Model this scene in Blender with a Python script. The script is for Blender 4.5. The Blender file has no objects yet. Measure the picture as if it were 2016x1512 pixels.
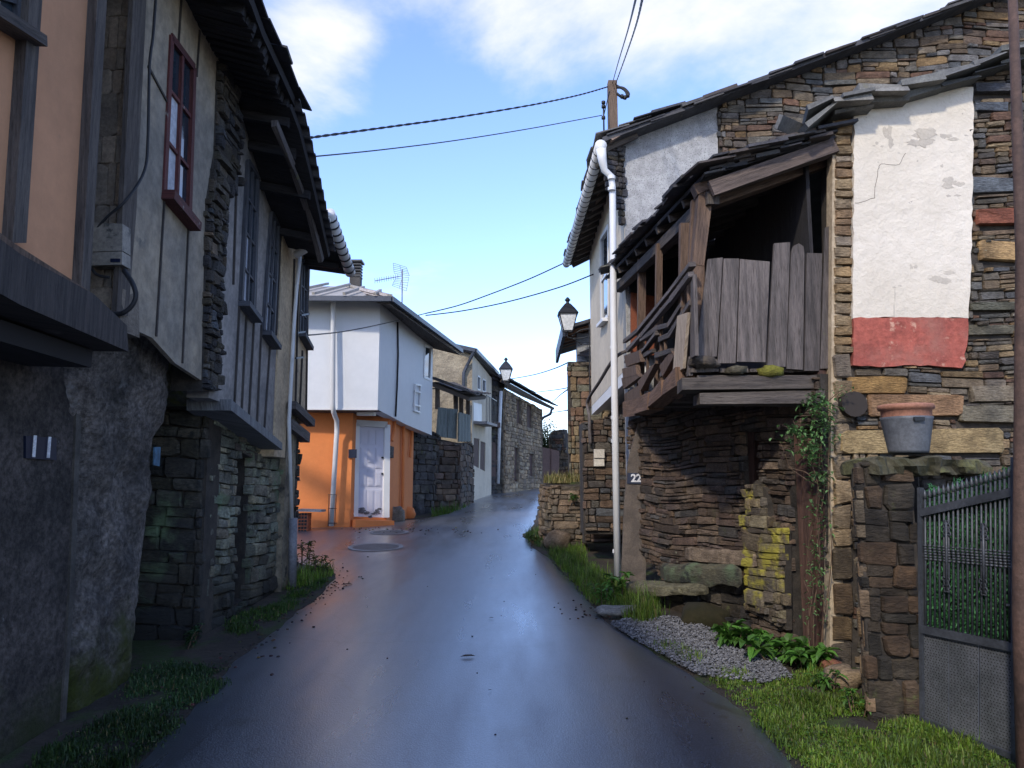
import bpy, math, random
from mathutils import Vector, Matrix, noise
from mathutils.geometry import tessellate_polygon
random.seed(11)
R = random.random
U = random.uniform
C = bpy.context.scene.collection
F = 1500.0
PITCH = math.atan(194/1500)
CP, SP = math.cos(PITCH), math.sin(PITCH)
EYE = Vector((0, 0, 1.6))

# ---------------------------------------------------------------- measuring
def ray(u, v):
    a = (u-1008)/F; b = (756-v)/F
    return Vector((a, CP-b*SP, SP+b*CP))
def P(u, v, Y):
    r = ray(u, v); return EYE + r*(Y/r.y)
def gz(y, x=0.0):
    if y < 2: z = 0.0
    elif y < 16: z = .06*(y-2)
    elif y < 38: z = .84+.024*(y-16)
    else: z = 1.368-.05*(y-38)
    return max(z, -3.0)
def G(u, v):
    lo, hi = .5, 60.0
    r = ray(u, v)
    for _ in range(40):
        m = (lo+hi)/2
        if 1.6+r.z*m/r.y > gz(m): lo = m
        else: hi = m
    q = EYE + r*(lo/r.y); return q

class Wall:
    def __init__(s, ax, ay, bx, by):
        s.A = Vector((ax, ay)); B = Vector((bx, by))
        s.L = (B-s.A).length; s.d = (B-s.A).normalized()
        s.n = Vector((-s.d.y, s.d.x))
        if (-s.A).dot(s.n) < 0: s.n = -s.n
    def S(s, u, v):
        r = ray(u, v); r2 = Vector((r.x, r.y))
        t = s.A.dot(s.n)/r2.dot(s.n)
        q = EYE+r*t
        return ((Vector((q.x, q.y))-s.A).dot(s.d), q.z)
    def SS(s, pts): return [s.S(*q) for q in pts]
    def pt(s, a, z, o=0.0):
        q = s.A+s.d*a+s.n*o
        return Vector((q.x, q.y, z))
    def px(s, u, v, o=0.0):
        a, z = s.S(u, v); return s.pt(a, z, o)

def inside(pt, poly):
    x, y = pt; c = False; n = len(poly)
    for i in range(n):
        x1, y1 = poly[i]; x2, y2 = poly[(i+1) % n]
        if (y1 > y) != (y2 > y) and x < (x2-x1)*(y-y1)/(y2-y1)+x1: c = not c
    return c

# ---------------------------------------------------------------- mesh building
class MB:
    def __init__(s): s.v = []; s.f = []; s.c = []; s.uv = []
    def face(s, idx, col=(1, 1, 1), uvs=None):
        s.f.append(tuple(idx)); s.c.append(col)
        s.uv.append(uvs if uvs else [(0, 0)]*len(idx))
    def quadmesh(s, P8, col, L, off):
        # P8 : 0-3 one end ring, 4-7 other end ring ; grain along v
        b = len(s.v); s.v += P8
        o = off
        per = [0]
        for k in range(4): per.append(per[-1]+(P8[(k+1) % 4]-P8[k]).length)
        for k in range(4):
            j = (k+1) % 4
            s.face((b+k, b+j, b+4+j, b+4+k), col, [(per[k]+o, o), (per[k+1]+o, o), (per[k+1]+o, o+L), (per[k]+o, o+L)])
        s.face((b+3, b+2, b+1, b), col, [(o, o), (o+.1, o), (o+.1, o+.05), (o, o+.05)])
        s.face((b+4, b+5, b+6, b+7), col, [(o, o), (o+.1, o), (o+.1, o+.05), (o, o+.05)])
    def bar(s, p0, p1, w, h, up=(0, 0, 1), col=None, jit=0.0, w1=None, h1=None):
        p0 = Vector(p0); p1 = Vector(p1); d = (p1-p0); L = d.length; d = d.normalized()
        up = Vector(up)
        if abs(d.dot(up)) > .97: up = Vector((0, 1, 0)) if abs(d.y) < .9 else Vector((1, 0, 0))
        a = d.cross(up).normalized(); b = a.cross(d).normalized()
        w1 = w if w1 is None else w1; h1 = h if h1 is None else h1
        ring = []
        for (pp, ww, hh) in ((p0, w, h), (p1, w1, h1)):
            for sx, sy in ((-1, -1), (1, -1), (1, 1), (-1, 1)):
                ring.append(pp+a*(sx*ww/2+U(-jit, jit))+b*(sy*hh/2+U(-jit, jit)))
        if col is None: t = U(.8, 1.15); col = (t, t, t)
        s.quadmesh(ring, col, L, U(0, 50))
    def box(s, x0, x1, y0, y1, z0, z1, col=(1, 1, 1)):
        s.bar(((x0+x1)/2, (y0+y1)/2, z0), ((x0+x1)/2, (y0+y1)/2, z1), abs(x1-x0), abs(y1-y0), up=(0, 1, 0), col=col)
    def path(s, pts, w, h, up=(0, 0, 1), jit=0.0, col=None):
        if col is None: t = U(.8, 1.15); col = (t, t, t)
        for i in range(len(pts)-1): s.bar(pts[i], pts[i+1], w, h, up, col, jit)
    def tube(s, pts, r, seg=8, col=(1, 1, 1), cap=True):
        pts = [Vector(q) for q in pts]; n = len(pts)
        rr = r if isinstance(r, (list, tuple)) else [r]*n
        b0 = len(s.v); a = None; acc = 0; accs = []
        for i in range(n):
            d = (pts[min(i+1, n-1)]-pts[max(i-1, 0)]).normalized()
            if i: acc += (pts[i]-pts[i-1]).length
            accs.append(acc)
            if a is None:
                a = d.cross(Vector((0, 0, 1)))
                if a.length < .1: a = d.cross(Vector((1, 0, 0)))
            else: a = a-d*a.dot(d)
            a = a.normalized(); b = d.cross(a).normalized()
            for k in range(seg):
                t = 2*math.pi*k/seg
                s.v.append(pts[i]+(a*math.cos(t)+b*math.sin(t))*rr[i])
        for i in range(n-1):
            for k in range(seg):
                j = (k+1) % seg
                s.face((b0+i*seg+k, b0+i*seg+j, b0+(i+1)*seg+j, b0+(i+1)*seg+k), col,
                       [(k*.02, accs[i]), (k*.02+.02, accs[i]), (k*.02+.02, accs[i+1]), (k*.02, accs[i+1])])
        if cap:
            s.face([b0+k for k in range(seg)][::-1], col); s.face([b0+(n-1)*seg+k for k in range(seg)], col)
    def lathe(s, c, prof, seg=20, col=(1, 1, 1), ax=None):
        c = Vector(c); b0 = len(s.v)
        for r, z in prof:
            for k in range(seg):
                t = 2*math.pi*k/seg; s.v.append(c+Vector((r*math.cos(t), r*math.sin(t), z)))
        for i in range(len(prof)-1):
            for k in range(seg):
                j = (k+1) % seg
                s.face((b0+i*seg+k, b0+i*seg+j, b0+(i+1)*seg+j, b0+(i+1)*seg+k), col,
                       [(k/seg, prof[i][1]), ((k+1)/seg, prof[i][1]), ((k+1)/seg, prof[i+1][1]), (k/seg, prof[i+1][1])])
        s.face([b0+k for k in range(seg)][::-1], col); s.face([b0+(len(prof)-1)*seg+k for k in range(seg)], col)
    def slab(s, wall, poly, t0, t1, holes=(), col=(1, 1, 1), sub=0):
        loops = [list(poly)]+[list(h) for h in holes]
        flat = [q for l in loops for q in l]
        tris = tessellate_polygon([[Vector((a, z, 0)) for a, z in l] for l in loops])
        b = len(s.v); n = len(flat)
        s.v += [wall.pt(a, z, t1) for a, z in flat]+[wall.pt(a, z, t0) for a, z in flat]
        for t in tris:
            uv = [flat[i] for i in t]
            s.face([b+i for i in t], col, uv); s.face([b+n+i for i in t][::-1], col, uv[::-1])
        o = 0
        for l in loops:
            m = len(l)
            for k in range(m):
                j = (k+1) % m
                A = flat[o+k]; B = flat[o+j]; dd = abs(t1-t0)
                s.face((b+o+k, b+o+j, b+n+o+j, b+n+o+k), col, [A, B, (B[0]+dd, B[1]), (A[0]+dd, A[1])])
            o += m
    def build(s, name, mat, parent=None, smooth=False, **tags):
        if parent is None:
            xs = [q[0] for q in s.v]; ys = [q[1] for q in s.v]; zs = [q[2] for q in s.v]
            org = Vector(((min(xs)+max(xs))/2, (min(ys)+max(ys))/2, min(zs)))
        else: org = ORG[parent.name]
        me = bpy.data.meshes.new(name)
        me.from_pydata([Vector(q)-org for q in s.v], [], s.f)
        me.uv_layers.new(name='UVMap'); me.color_attributes.new('Col', 'FLOAT_COLOR', 'CORNER')
        uvs = []; cols = []
        for f, uvf, c in zip(s.f, s.uv, s.c):
            for q in uvf: uvs += [q[0], q[1]]
            cols += [c[0], c[1], c[2], 1.0]*len(f)
        me.uv_layers['UVMap'].data.foreach_set('uv', uvs); me.color_attributes['Col'].data.foreach_set('color', cols)
        if smooth: me.polygons.foreach_set('use_smooth', [True]*len(me.polygons))
        me.materials.append(mat); me.validate(); me.update()
        o = bpy.data.objects.new(name, me); C.objects.link(o)
        if parent is None: o.location = org
        else: o.parent = parent
        ORG[o.name] = org
        tag(o, **tags)
        return o
    def build_each(s, name, mat, parent, smooth=False):
        # every loose piece becomes a part of its own
        par = list(range(len(s.v)))
        def fd(i):
            while par[i] != i: par[i] = par[par[i]]; i = par[i]
            return i
        for f in s.f:
            r = fd(f[0])
            for k in f[1:]: par[fd(k)] = r
        grp = {}
        for i, f in enumerate(s.f): grp.setdefault(fd(f[0]), []).append(i)
        for fs in grp.values():
            m = MB(); mp = {}
            for i in fs:
                idx = []
                for k in s.f[i]:
                    if k not in mp: mp[k] = len(m.v); m.v.append(s.v[k])
                    idx.append(mp[k])
                m.face(idx, s.c[i], s.uv[i])
            m.build(name, mat, parent, smooth)
ORG = {}
def tag(o, label=None, cat=None, group=None, kind=None):
    if label: o['label'] = label
    if cat: o['category'] = cat
    if group: o['group'] = group
    if kind: o['kind'] = kind
def T(name, label, cat, loc, group=None):
    o = bpy.data.objects.new(name, None); C.objects.link(o); o.location = loc
    o.empty_display_size = .2
    ORG[o.name] = Vector(loc); tag(o, label, cat, group); return o
def copy_tree(o, parent=None):
    c = o.copy(); C.objects.link(c)
    if parent: c.parent = parent
    for ch in list(o.children): copy_tree(ch, c)
    return c

# ---------------------------------------------------------------- materials
def nd(nt, t, **kw):
    n = nt.nodes.new(t)
    for k, v in kw.items():
        if k[0] == '_': setattr(n, k[1:], v)
        else: n.inputs[k.replace('__', ' ')].default_value = v
    return n
def mixc(nt, fac, a, b, mode='MIX'):
    m = nt.nodes.new('ShaderNodeMix'); m.data_type = 'RGBA'; m.blend_type = mode
    for sock, val in ((m.inputs[0], fac), (m.inputs[6], a), (m.inputs[7], b)):
        if hasattr(val, 'links'): nt.links.new(val, sock)
        elif isinstance(val, (int, float)): sock.default_value = val
        else: sock.default_value = (*val, 1)
    return m.outputs[2]
def ramp(nt, src, lo, hi):
    m = nt.nodes.new('ShaderNodeMapRange'); m.interpolation_type = 'SMOOTHSTEP'
    nt.links.new(src, m.inputs[0]); m.inputs[1].default_value = lo; m.inputs[2].default_value = hi
    return m.outputs[0]
def mat(name, c1, c2=None, scale=4.0, rough=.85, bump=.3, bscale=30.0, grain=False, spots=(), metal=0.0,
        spec=.4, coat=0.0, detail=8.0, lines=None, foot=None, rvar=0.0, trans=0.0, bdist=.01, fvar=1.0, lam=0):
    m = bpy.data.materials.new(name); m.use_nodes = True; nt = m.node_tree; nt.nodes.clear()
    L = nt.links
    out = nd(nt, 'ShaderNodeOutputMaterial'); bs = nd(nt, 'ShaderNodeBsdfPrincipled')
    L.new(bs.outputs[0], out.inputs[0])
    geo = nd(nt, 'ShaderNodeNewGeometry'); tc = nd(nt, 'ShaderNodeTexCoord')
    if grain:
        mp = nd(nt, 'ShaderNodeMapping'); mp.inputs['Scale'].default_value = (16, 1.0, 1); L.new(tc.outputs['UV'], mp.inputs[0]); co = mp.outputs[0]
    else: co = geo.outputs['Position']
    def nz(sc, det=detail, rg=.6, c=co, dist=0.0):
        n = nd(nt, 'ShaderNodeTexNoise', Scale=sc, Detail=det, Roughness=rg, Distortion=dist); L.new(c, n.inputs['Vector']); return n.outputs['Fac']
    c2 = c2 or tuple(q*.65 for q in c1)
    n1 = nz(scale)
    col = mixc(nt, ramp(nt, n1, .32, .68), c1, c2)
    at = nd(nt, 'ShaderNodeVertexColor', _layer_name='Col')
    col = mixc(nt, 1.0, col, at.outputs[0], 'MULTIPLY')
    if grain:
        n2 = nz(7.0, 6, .7)
        col = mixc(nt, ramp(nt, n2, .5, .68), col, mixc(nt, 1.0, col, (.38, .36, .35), 'MULTIPLY'))
    fco = co
    if lam:
        mpf = nd(nt, 'ShaderNodeMapping'); mpf.inputs['Scale'].default_value = (1, 1, lam*.7); L.new(geo.outputs['Position'], mpf.inputs[0]); fco = mpf.outputs[0]
    fine = nz(scale*(9 if not lam else 4), 6, .7, fco)
    col = mixc(nt, ramp(nt, fine, .3, .75), mixc(nt, 1.0, col, (1-.28*fvar,)*3, 'MULTIPLY'), mixc(nt, 1.0, col, (1+.18*fvar,)*3, 'MULTIPLY'))
    for (sc, colr, lo, hi) in spots:
        n3 = nz(sc, 6, .62, geo.outputs['Position'])
        col = mixc(nt, ramp(nt, n3, lo, hi), col, colr)
    if foot:      # moss, on the mossy stone a near-black tone, fading out upwards: (colour, z0, z1)
        fc, z0, z1 = foot
        sx = nd(nt, 'ShaderNodeSeparateXYZ'); L.new(geo.outputs['Position'], sx.inputs[0])
        ma = nd(nt, 'ShaderNodeMath', _operation='MULTIPLY_ADD'); L.new(nz(3.0, 6, .7, geo.outputs['Position']), ma.inputs[0])
        ma.inputs[1].default_value = 1.6; L.new(sx.outputs[2], ma.inputs[2])
        mr = ramp(nt, ma.outputs[0], z1+.8, z0+.8)
        col = mixc(nt, mr, col, fc)
    pc = geo.outputs['Position']
    if lam:
        mpl = nd(nt, 'ShaderNodeMapping'); mpl.inputs['Scale'].default_value = (1, 1, lam); L.new(pc, mpl.inputs[0]); pc = mpl.outputs[0]
    hgt = nz(bscale, 8, .65, co if grain else pc)
    if lines:
        w = nd(nt, 'ShaderNodeTexWave', Scale=lines, Distortion=0.0); L.new(tc.outputs['UV'], w.inputs['Vector'])
        ad = nd(nt, 'ShaderNodeMath', _operation='MULTIPLY_ADD'); L.new(w.outputs['Fac'], ad.inputs[0]); ad.inputs[1].default_value = .8; L.new(hgt, ad.inputs[2]); hgt = ad.outputs[0]
    bp = nd(nt, 'ShaderNodeBump', Strength=bump, Distance=bdist); L.new(hgt, bp.inputs['Height'])
    L.new(bp.outputs[0], bs.inputs['Normal'])
    L.new(col, bs.inputs['Base Color'])
    bs.inputs['Roughness'].default_value = rough
    if rvar:
        mm = nd(nt, 'ShaderNodeMapRange'); L.new(nz(scale*.7, 4, .6), mm.inputs[0]); mm.inputs[1].default_value = .3; mm.inputs[2].default_value = .7
        mm.inputs[3].default_value = rough-rvar; mm.inputs[4].default_value = rough+rvar; L.new(mm.outputs[0], bs.inputs['Roughness'])
    bs.inputs['Metallic'].default_value = metal
    bs.inputs['Specular IOR Level'].default_value = spec
    bs.inputs['Coat Weight'].default_value = coat
    if trans:
        bs.inputs['Subsurface Weight'].default_value = 0
        tr = nd(nt, 'ShaderNodeBsdfTranslucent'); L.new(col, tr.inputs[0]); mx = nd(nt, 'ShaderNodeMixShader'); mx.inputs[0].default_value = trans
        L.new(bs.outputs[0], mx.inputs[1]); L.new(tr.outputs[0], mx.inputs[2]); L.new(mx.outputs[0], out.inputs[0])
    return m

MOSS = (.09, .11, .02)
M = {}
M['stone'] = mat('dry_stone', (1.05, 1.02, .98), (.55, .52, .5), 9, .9, 1, 22, bdist=.022, lam=4, fvar=1.6, spots=[(2.2, (.05, .055, .02), .66, .8), (9, (.3, .3, .2), .7, .78)])
M['stone_moss'] = mat('mossy_stone', (1, 1.02, .95), (.5, .52, .5), 6, .9, 1, 20, bdist=.025, lam=3, fvar=1.6, spots=[(1.6, (.15, .21, .11), .5, .64), (5, (.02, .022, .02), .56, .68)], foot=((.022, .022, .02), .2, 1.3))
M['stone_lichen'] = mat('lichen_stone', (1, .98, .9), (.6, .55, .5), 7, .9, 1, 24, bdist=.02, lam=3, fvar=1.4, spots=[(2.6, (.33, .29, .045), .5, .6)])
M['stone_black'] = mat('weathered_black_stone', (.95, .88, .8), (.25, .22, .2), 3, .9, 1, 20, bdist=.025, lam=2.5, fvar=1.5, spots=[(4, (.09, .1, .03), .6, .72)])
M['mortar'] = mat('earth_mortar', (.06, .05, .04), (.03, .026, .022), 8, .95, .6, 30)
M['mortar_light'] = mat('pale_mortar', (.3, .25, .18), (.14, .11, .08), 6, .95, .8, 20)
M['concrete_dark'] = mat('dark_damp_render', (.12, .1, .088), (.05, .043, .038), 3, .95, 1, 30, bdist=.035, fvar=2.4, spots=[(9, (.2, .2, .19), .68, .76)], foot=((.026, .032, .008), .0, .6))
M['render_rough'] = mat('rough_grey_render', (.22, .19, .165), (.075, .067, .06), 2.6, .95, 1, 26, bdist=.05, fvar=2.4, spots=[(3, (.26, .26, .25), .62, .74)], foot=((.045, .055, .006), .15, .75))
M['orange_pale'] = mat('faded_orange_plaster', (.6, .3, .155), (.47, .24, .125), 1.2, .9, .15, 30, fvar=.25, spots=[(3.4, (.24, .16, .1), .68, .8)])
M['plaster_panel'] = mat('aged_cream_panel', (.42, .34, .235), (.24, .215, .175), 1.1, .9, .7, 22, fvar=1.1, spots=[(4, (.13, .125, .11), .63, .76)])
M['plaster_grey'] = mat('grey_painted_panel', (.34, .31, .28), (.2, .19, .18), 1.8, .85, .5, 20, fvar=1, spots=[(3, (.28, .27, .25), .66, .76)])
M['plaster_tan'] = mat('tan_board', (.56, .43, .27), (.38, .3, .2), 2.5, .9, .4, 20, spots=[(5, (.12, .1, .08), .62, .72)])
M['block'] = mat('concrete_block', (.34, .28, .21), (.2, .165, .13), 5, .95, .9, 60, bdist=.012)
M['wood_dark'] = mat('dark_weathered_wood', (.13, .108, .09), (.062, .052, .046), 2.2, .85, .8, 6, grain=True)
M['wood_beam'] = mat('dark_stained_beam', (.07, .058, .052), (.035, .03, .028), 2.2, .85, .9, 6, grain=True, spots=[(2.5, (.13, .11, .1), .62, .72)])
M['wood_black'] = mat('shade_black_wood', (.035, .033, .036), (.018, .017, .019), 2.2, .9, .8, 6, grain=True)  # near-black colour stands in for shade under eaves and in openings
M['wood_grey'] = mat('silver_grey_wood', (.165, .14, .128), (.075, .065, .06), 1.6, .85, 1, 5, grain=True, bdist=.012, spots=[(2.3, (.13, .135, .04), .64, .74)])
M['wood_brown'] = mat('brown_old_wood', (.17, .11, .075), (.09, .058, .04), 2, .85, .9, 5, grain=True, bdist=.012)
M['wood_pale'] = mat('pale_split_board', (.55, .45, .33), (.4, .32, .24), 2, .8, .7, 5, grain=True, spots=[(8, (.2, .13, .08), .66, .74)])
M['wood_green'] = mat('grey_green_planks', (.2, .23, .21), (.12, .14, .13), 2, .85, .9, 5, grain=True)
M['wood_door'] = mat('dark_brown_plank_door', (.11, .06, .045), (.055, .03, .024), 2, .8, .8, 5, grain=True)
M['red_frame'] = mat('flaking_dark_red_paint', (.13, .032, .028), (.08, .02, .018), 4, .7, .5, 12, grain=True, spots=[(9, (.22, .2, .18), .62, .7)])
M['dark_frame'] = mat('dark_blue_grey_frame', (.09, .095, .11), (.05, .052, .06), 4, .7, .4, 12, grain=True)
M['pale_pane'] = mat('shutter_and_sky_pane', (.52, .54, .58), (.35, .37, .41), 3, .7, .2, 20)  # grey shutters, and reflected sky painted on the red window
M['slate'] = mat('roof_slate', (1, 1, 1), (.6, .6, .62), 6, .8, .8, 22, bdist=.01, spots=[(3, (.16, .15, .1), .62, .72)], spec=.5)
M['white_box'] = mat('white_metal_siding', (.56, .57, .57), (.51, .53, .54), .8, .55, .2, 20, fvar=.12, lines=26, bdist=.006)
M['cream_wall'] = mat('cream_plaster', (.6, .52, .39), (.5, .43, .32), 1.5, .9, .4, 30, fvar=.4, spots=[(5, (.42, .38, .3), .7, .8)])
M['pebble'] = mat('grey_roughcast', (.42, .42, .41), (.25, .25, .25), 1.2, .95, 1, 70, bdist=.01, spots=[(60, (.12, .12, .12), .56, .62)])
M['orange'] = mat('orange_paint', (.66, .22, .065), (.6, .19, .055), 1, .85, .3, 14, fvar=.2, spots=[(1.5, (.45, .15, .06), .66, .85)])
M['white_panel'] = mat('flaking_whitewash', (.68, .62, .52), (.6, .54, .44), 1.2, .9, 1, 11, bdist=.02, fvar=.15, spots=[(1.0, (.66, .58, .45), .62, .85), (9, (.4, .36, .3), .7, .72)])
M['red_band'] = mat('worn_red_paint', (.38, .1, .07), (.27, .07, .052), 3, .9, 1, 12, bdist=.018, spots=[(11, (.5, .28, .2), .6, .72), (2, (.3, .12, .09), .5, .7)])
M['metal_white'] = mat('white_pvc', (.68, .68, .66), (.62, .62, .6), 1.5, .45, .05, 20, fvar=.08)
M['metal_dark'] = mat('black_iron', (.03, .033, .036), (.018, .02, .022), 6, .45, .2, 40, metal=.3)
M['gutter_dark'] = mat('dark_blue_gutter', (.045, .055, .075), (.03, .037, .05), 4, .45, .1, 20)
M['gate_grey'] = mat('grey_painted_steel', (.075, .083, .098), (.05, .056, .066), 5, .45, .2, 40, metal=.2, rvar=.12)
M['gate_lower'] = mat('galvanised_panel', (.17, .18, .2), (.11, .12, .13), 6, .5, .2, 40, metal=.4)
M['zinc'] = mat('dark_rubber_bucket', (.12, .13, .145), (.08, .088, .1), 5, .5, .2, 20)
M['terracotta'] = mat('terracotta', (.36, .17, .11), (.28, .13, .085), 6, .8, .2, 40)
M['roof_brick'] = mat('sooty_chimney', (.07, .065, .06), None, 5)
M['brick'] = mat('hollow_red_brick', (.5, .15, .07), (.38, .11, .05), 6, .85, .3, 40)
M['glass'] = mat('window_glass', (.03, .045, .06), (.02, .03, .04), 2, .06, .02, 3, spec=1.0)
M['glass_milk'] = mat('milky_lantern_glass', (.7, .72, .7), (.62, .64, .62), 2, .4, .0, 3)
M['door_white'] = mat('lilac_white_door_paint', (.6, .6, .67), (.58, .58, .65), 1, .5, .05, 30, fvar=.05)
M['paint_flake'] = mat('bare_patch', (.1, .1, .12), (.2, .2, .22), 8, .8, .3, 30)
M['roof_metal'] = mat('beige_metal_roof', (.42, .38, .32), (.34, .31, .26), 2, .55, .15, 20)
M['rust'] = mat('rusty_pole', (.1, .06, .045), (.055, .035, .028), 5, .8, .7, 30, spots=[(6, (.24, .16, .08), .68, .76)])
M['pole'] = mat('weathered_pole', (.17, .12, .085), (.1, .07, .05), 3, .9, .7, 6, grain=True)
M['cable'] = mat('black_cable', (.02, .02, .022), (.012, .012, .014), 5, .6, .1, 20)
M['cable_grey'] = mat('grey_cable', (.2, .2, .2), (.14, .14, .14), 5, .6, .1, 20)
M['plate_blue'] = mat('navy_enamel', (.012, .018, .045), (.01, .014, .035), 5, .35, .05, 20)
M['plate_white'] = mat('white_enamel', (.75, .76, .78), (.6, .6, .62), 9, .4, .05, 20)
M['meterbox'] = mat('grimy_plastic_box', (.3, .27, .22), (.19, .17, .14), 5, .6, .2, 40, spots=[(14, (.07, .07, .06), .55, .66)])
M['meterbox_clean'] = mat('cream_plastic_box', (.6, .55, .45), (.5, .46, .38), 5, .6, .1, 40)
M['bin_green'] = mat('green_painted_metal', (.06, .12, .07), (.045, .09, .055), 5, .6, .2, 20)
M['brown_gate'] = mat('brown_sheet_metal', (.15, .085, .065), (.12, .068, .052), 3, .6, .2, 20)
M['leaf'] = mat('leaf_green', (1, 1, 1), (.75, .8, .7), 8, .55, .1, 30, trans=.35, spec=.4)
M['hedge'] = mat('plastic_hedge_green', (1, 1, 1), (.7, .8, .7), 8, .6, .1, 30, spec=.3)
M['stem'] = mat('plant_stem', (.16, .1, .06), (.09, .06, .04), 8, .8, .3, 30)
M['gravel'] = mat('grey_gravel', (1, 1, 1), (.8, .8, .8), 8, .9, .3, 40)
M['ground'] = mat('damp_soil', (.06, .045, .032), (.028, .022, .016), 1.6, .9, 1, 12, bdist=.03, spots=[(2.2, (.035, .05, .012), .5, .6), (12, (.12, .1, .08), .68, .74)])
M['cover'] = mat('concrete_ring', (.34, .32, .3), (.24, .22, .2), 6, .7, .4, 40)
M['iron'] = mat('cast_iron_cover', (.1, .1, .1), (.07, .07, .07), 9, .5, .5, 30)
M['seal'] = mat('bare_wire', (.1, .1, .1), None, 5, .5)

def asphalt():
    m = bpy.data.materials.new('wet_asphalt'); m.use_nodes = True; nt = m.node_tree; nt.nodes.clear(); L = nt.links
    out = nd(nt, 'ShaderNodeOutputMaterial'); bs = nd(nt, 'ShaderNodeBsdfPrincipled'); L.new(bs.outputs[0], out.inputs[0])
    geo = nd(nt, 'ShaderNodeNewGeometry'); pos = geo.outputs['Position']
    def nz(sc, det=6, rg=.6, stretch=None):
        n = nd(nt, 'ShaderNodeTexNoise', Scale=sc, Detail=det, Roughness=rg)
        if stretch:
            mp = nd(nt, 'ShaderNodeMapping'); mp.inputs['Scale'].default_value = stretch; L.new(pos, mp.inputs[0]); L.new(mp.outputs[0], n.inputs['Vector'])
        else: L.new(pos, n.inputs['Vector'])
        return n.outputs['Fac']
    col = mixc(nt, ramp(nt, nz(.9), .35, .65), (.044, .055, .076), (.062, .07, .086))  # blue in the base colour helps out the sky reflection
    vo = nd(nt, 'ShaderNodeTexVoronoi', Scale=95.0); L.new(pos, vo.inputs['Vector'])
    col = mixc(nt, ramp(nt, vo.outputs['Distance'], .2, .55), mixc(nt, 1.0, col, (1.8, 1.8, 1.85), 'MULTIPLY'), mixc(nt, 1.0, col, (.55, .55, .55), 'MULTIPLY'))
    # reddish silt washed over parts of the carriageway
    col = mixc(nt, ramp(nt, nz(.55, 7, .7), .6, .78), col, (.085, .06, .05))
    col = mixc(nt, ramp(nt, nz(2.6, 3, .5), .64, .66), col, mixc(nt, 1.0, col, (.62, .62, .62), 'MULTIPLY'))
    cr = nd(nt, 'ShaderNodeTexVoronoi', _feature='DISTANCE_TO_EDGE', Scale=.55); cm = nd(nt, 'ShaderNodeMapping'); cm.inputs['Scale'].default_value = (1, .45, 1)
    cd = nd(nt, 'ShaderNodeTexNoise', Scale=2.5, Detail=5.0); L.new(pos, cd.inputs['Vector']); cmx = mixc(nt, .22, (0, 0, 0), (0, 0, 0)); vm = nd(nt, 'ShaderNodeVectorMath', _operation='MULTIPLY_ADD')
    L.new(cd.outputs['Color'], vm.inputs[0]); vm.inputs[1].default_value = (.5, .5, 0); L.new(pos, vm.inputs[2]); L.new(vm.outputs[0], cm.inputs[0]); L.new(cm.outputs[0], cr.inputs['Vector'])
    ck = ramp(nt, cr.outputs['Distance'], .0, .006)
    col = mixc(nt, ck, (.012, .012, .014), col)
    L.new(col, bs.inputs['Base Color'])
    mr = nd(nt, 'ShaderNodeMapRange'); L.new(nz(.8, 5, .6, (1.6, .35, 1)), mr.inputs[0]); mr.inputs[1].default_value = .35; mr.inputs[2].default_value = .65
    mr.inputs[3].default_value = .24; mr.inputs[4].default_value = .46; L.new(mr.outputs[0], bs.inputs['Roughness'])
    bs.inputs['IOR'].default_value = 1.7; bs.inputs['Specular IOR Level'].default_value = .6; bs.inputs['Coat Weight'].default_value = 1.0; bs.inputs['Coat Roughness'].default_value = .3; bs.inputs['Coat IOR'].default_value = 2.15; L.new(mr.outputs[0], bs.inputs['Coat Roughness'])
    ad = nd(nt, 'ShaderNodeMath', _operation='MULTIPLY_ADD'); L.new(vo.outputs['Distance'], ad.inputs[0]); ad.inputs[1].default_value = -.6; L.new(nz(5, 4), ad.inputs[2])
    bp = nd(nt, 'ShaderNodeBump', Strength=.42, Distance=.01); L.new(ad.outputs[0], bp.inputs['Height']); L.new(bp.outputs[0], bs.inputs['Normal'])
    return m
M['asphalt'] = asphalt()

M['slate_plain'] = mat('dark_slate_sheet', (.075, .075, .08), (.045, .045, .05), 6, .85, .8, 22)
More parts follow.
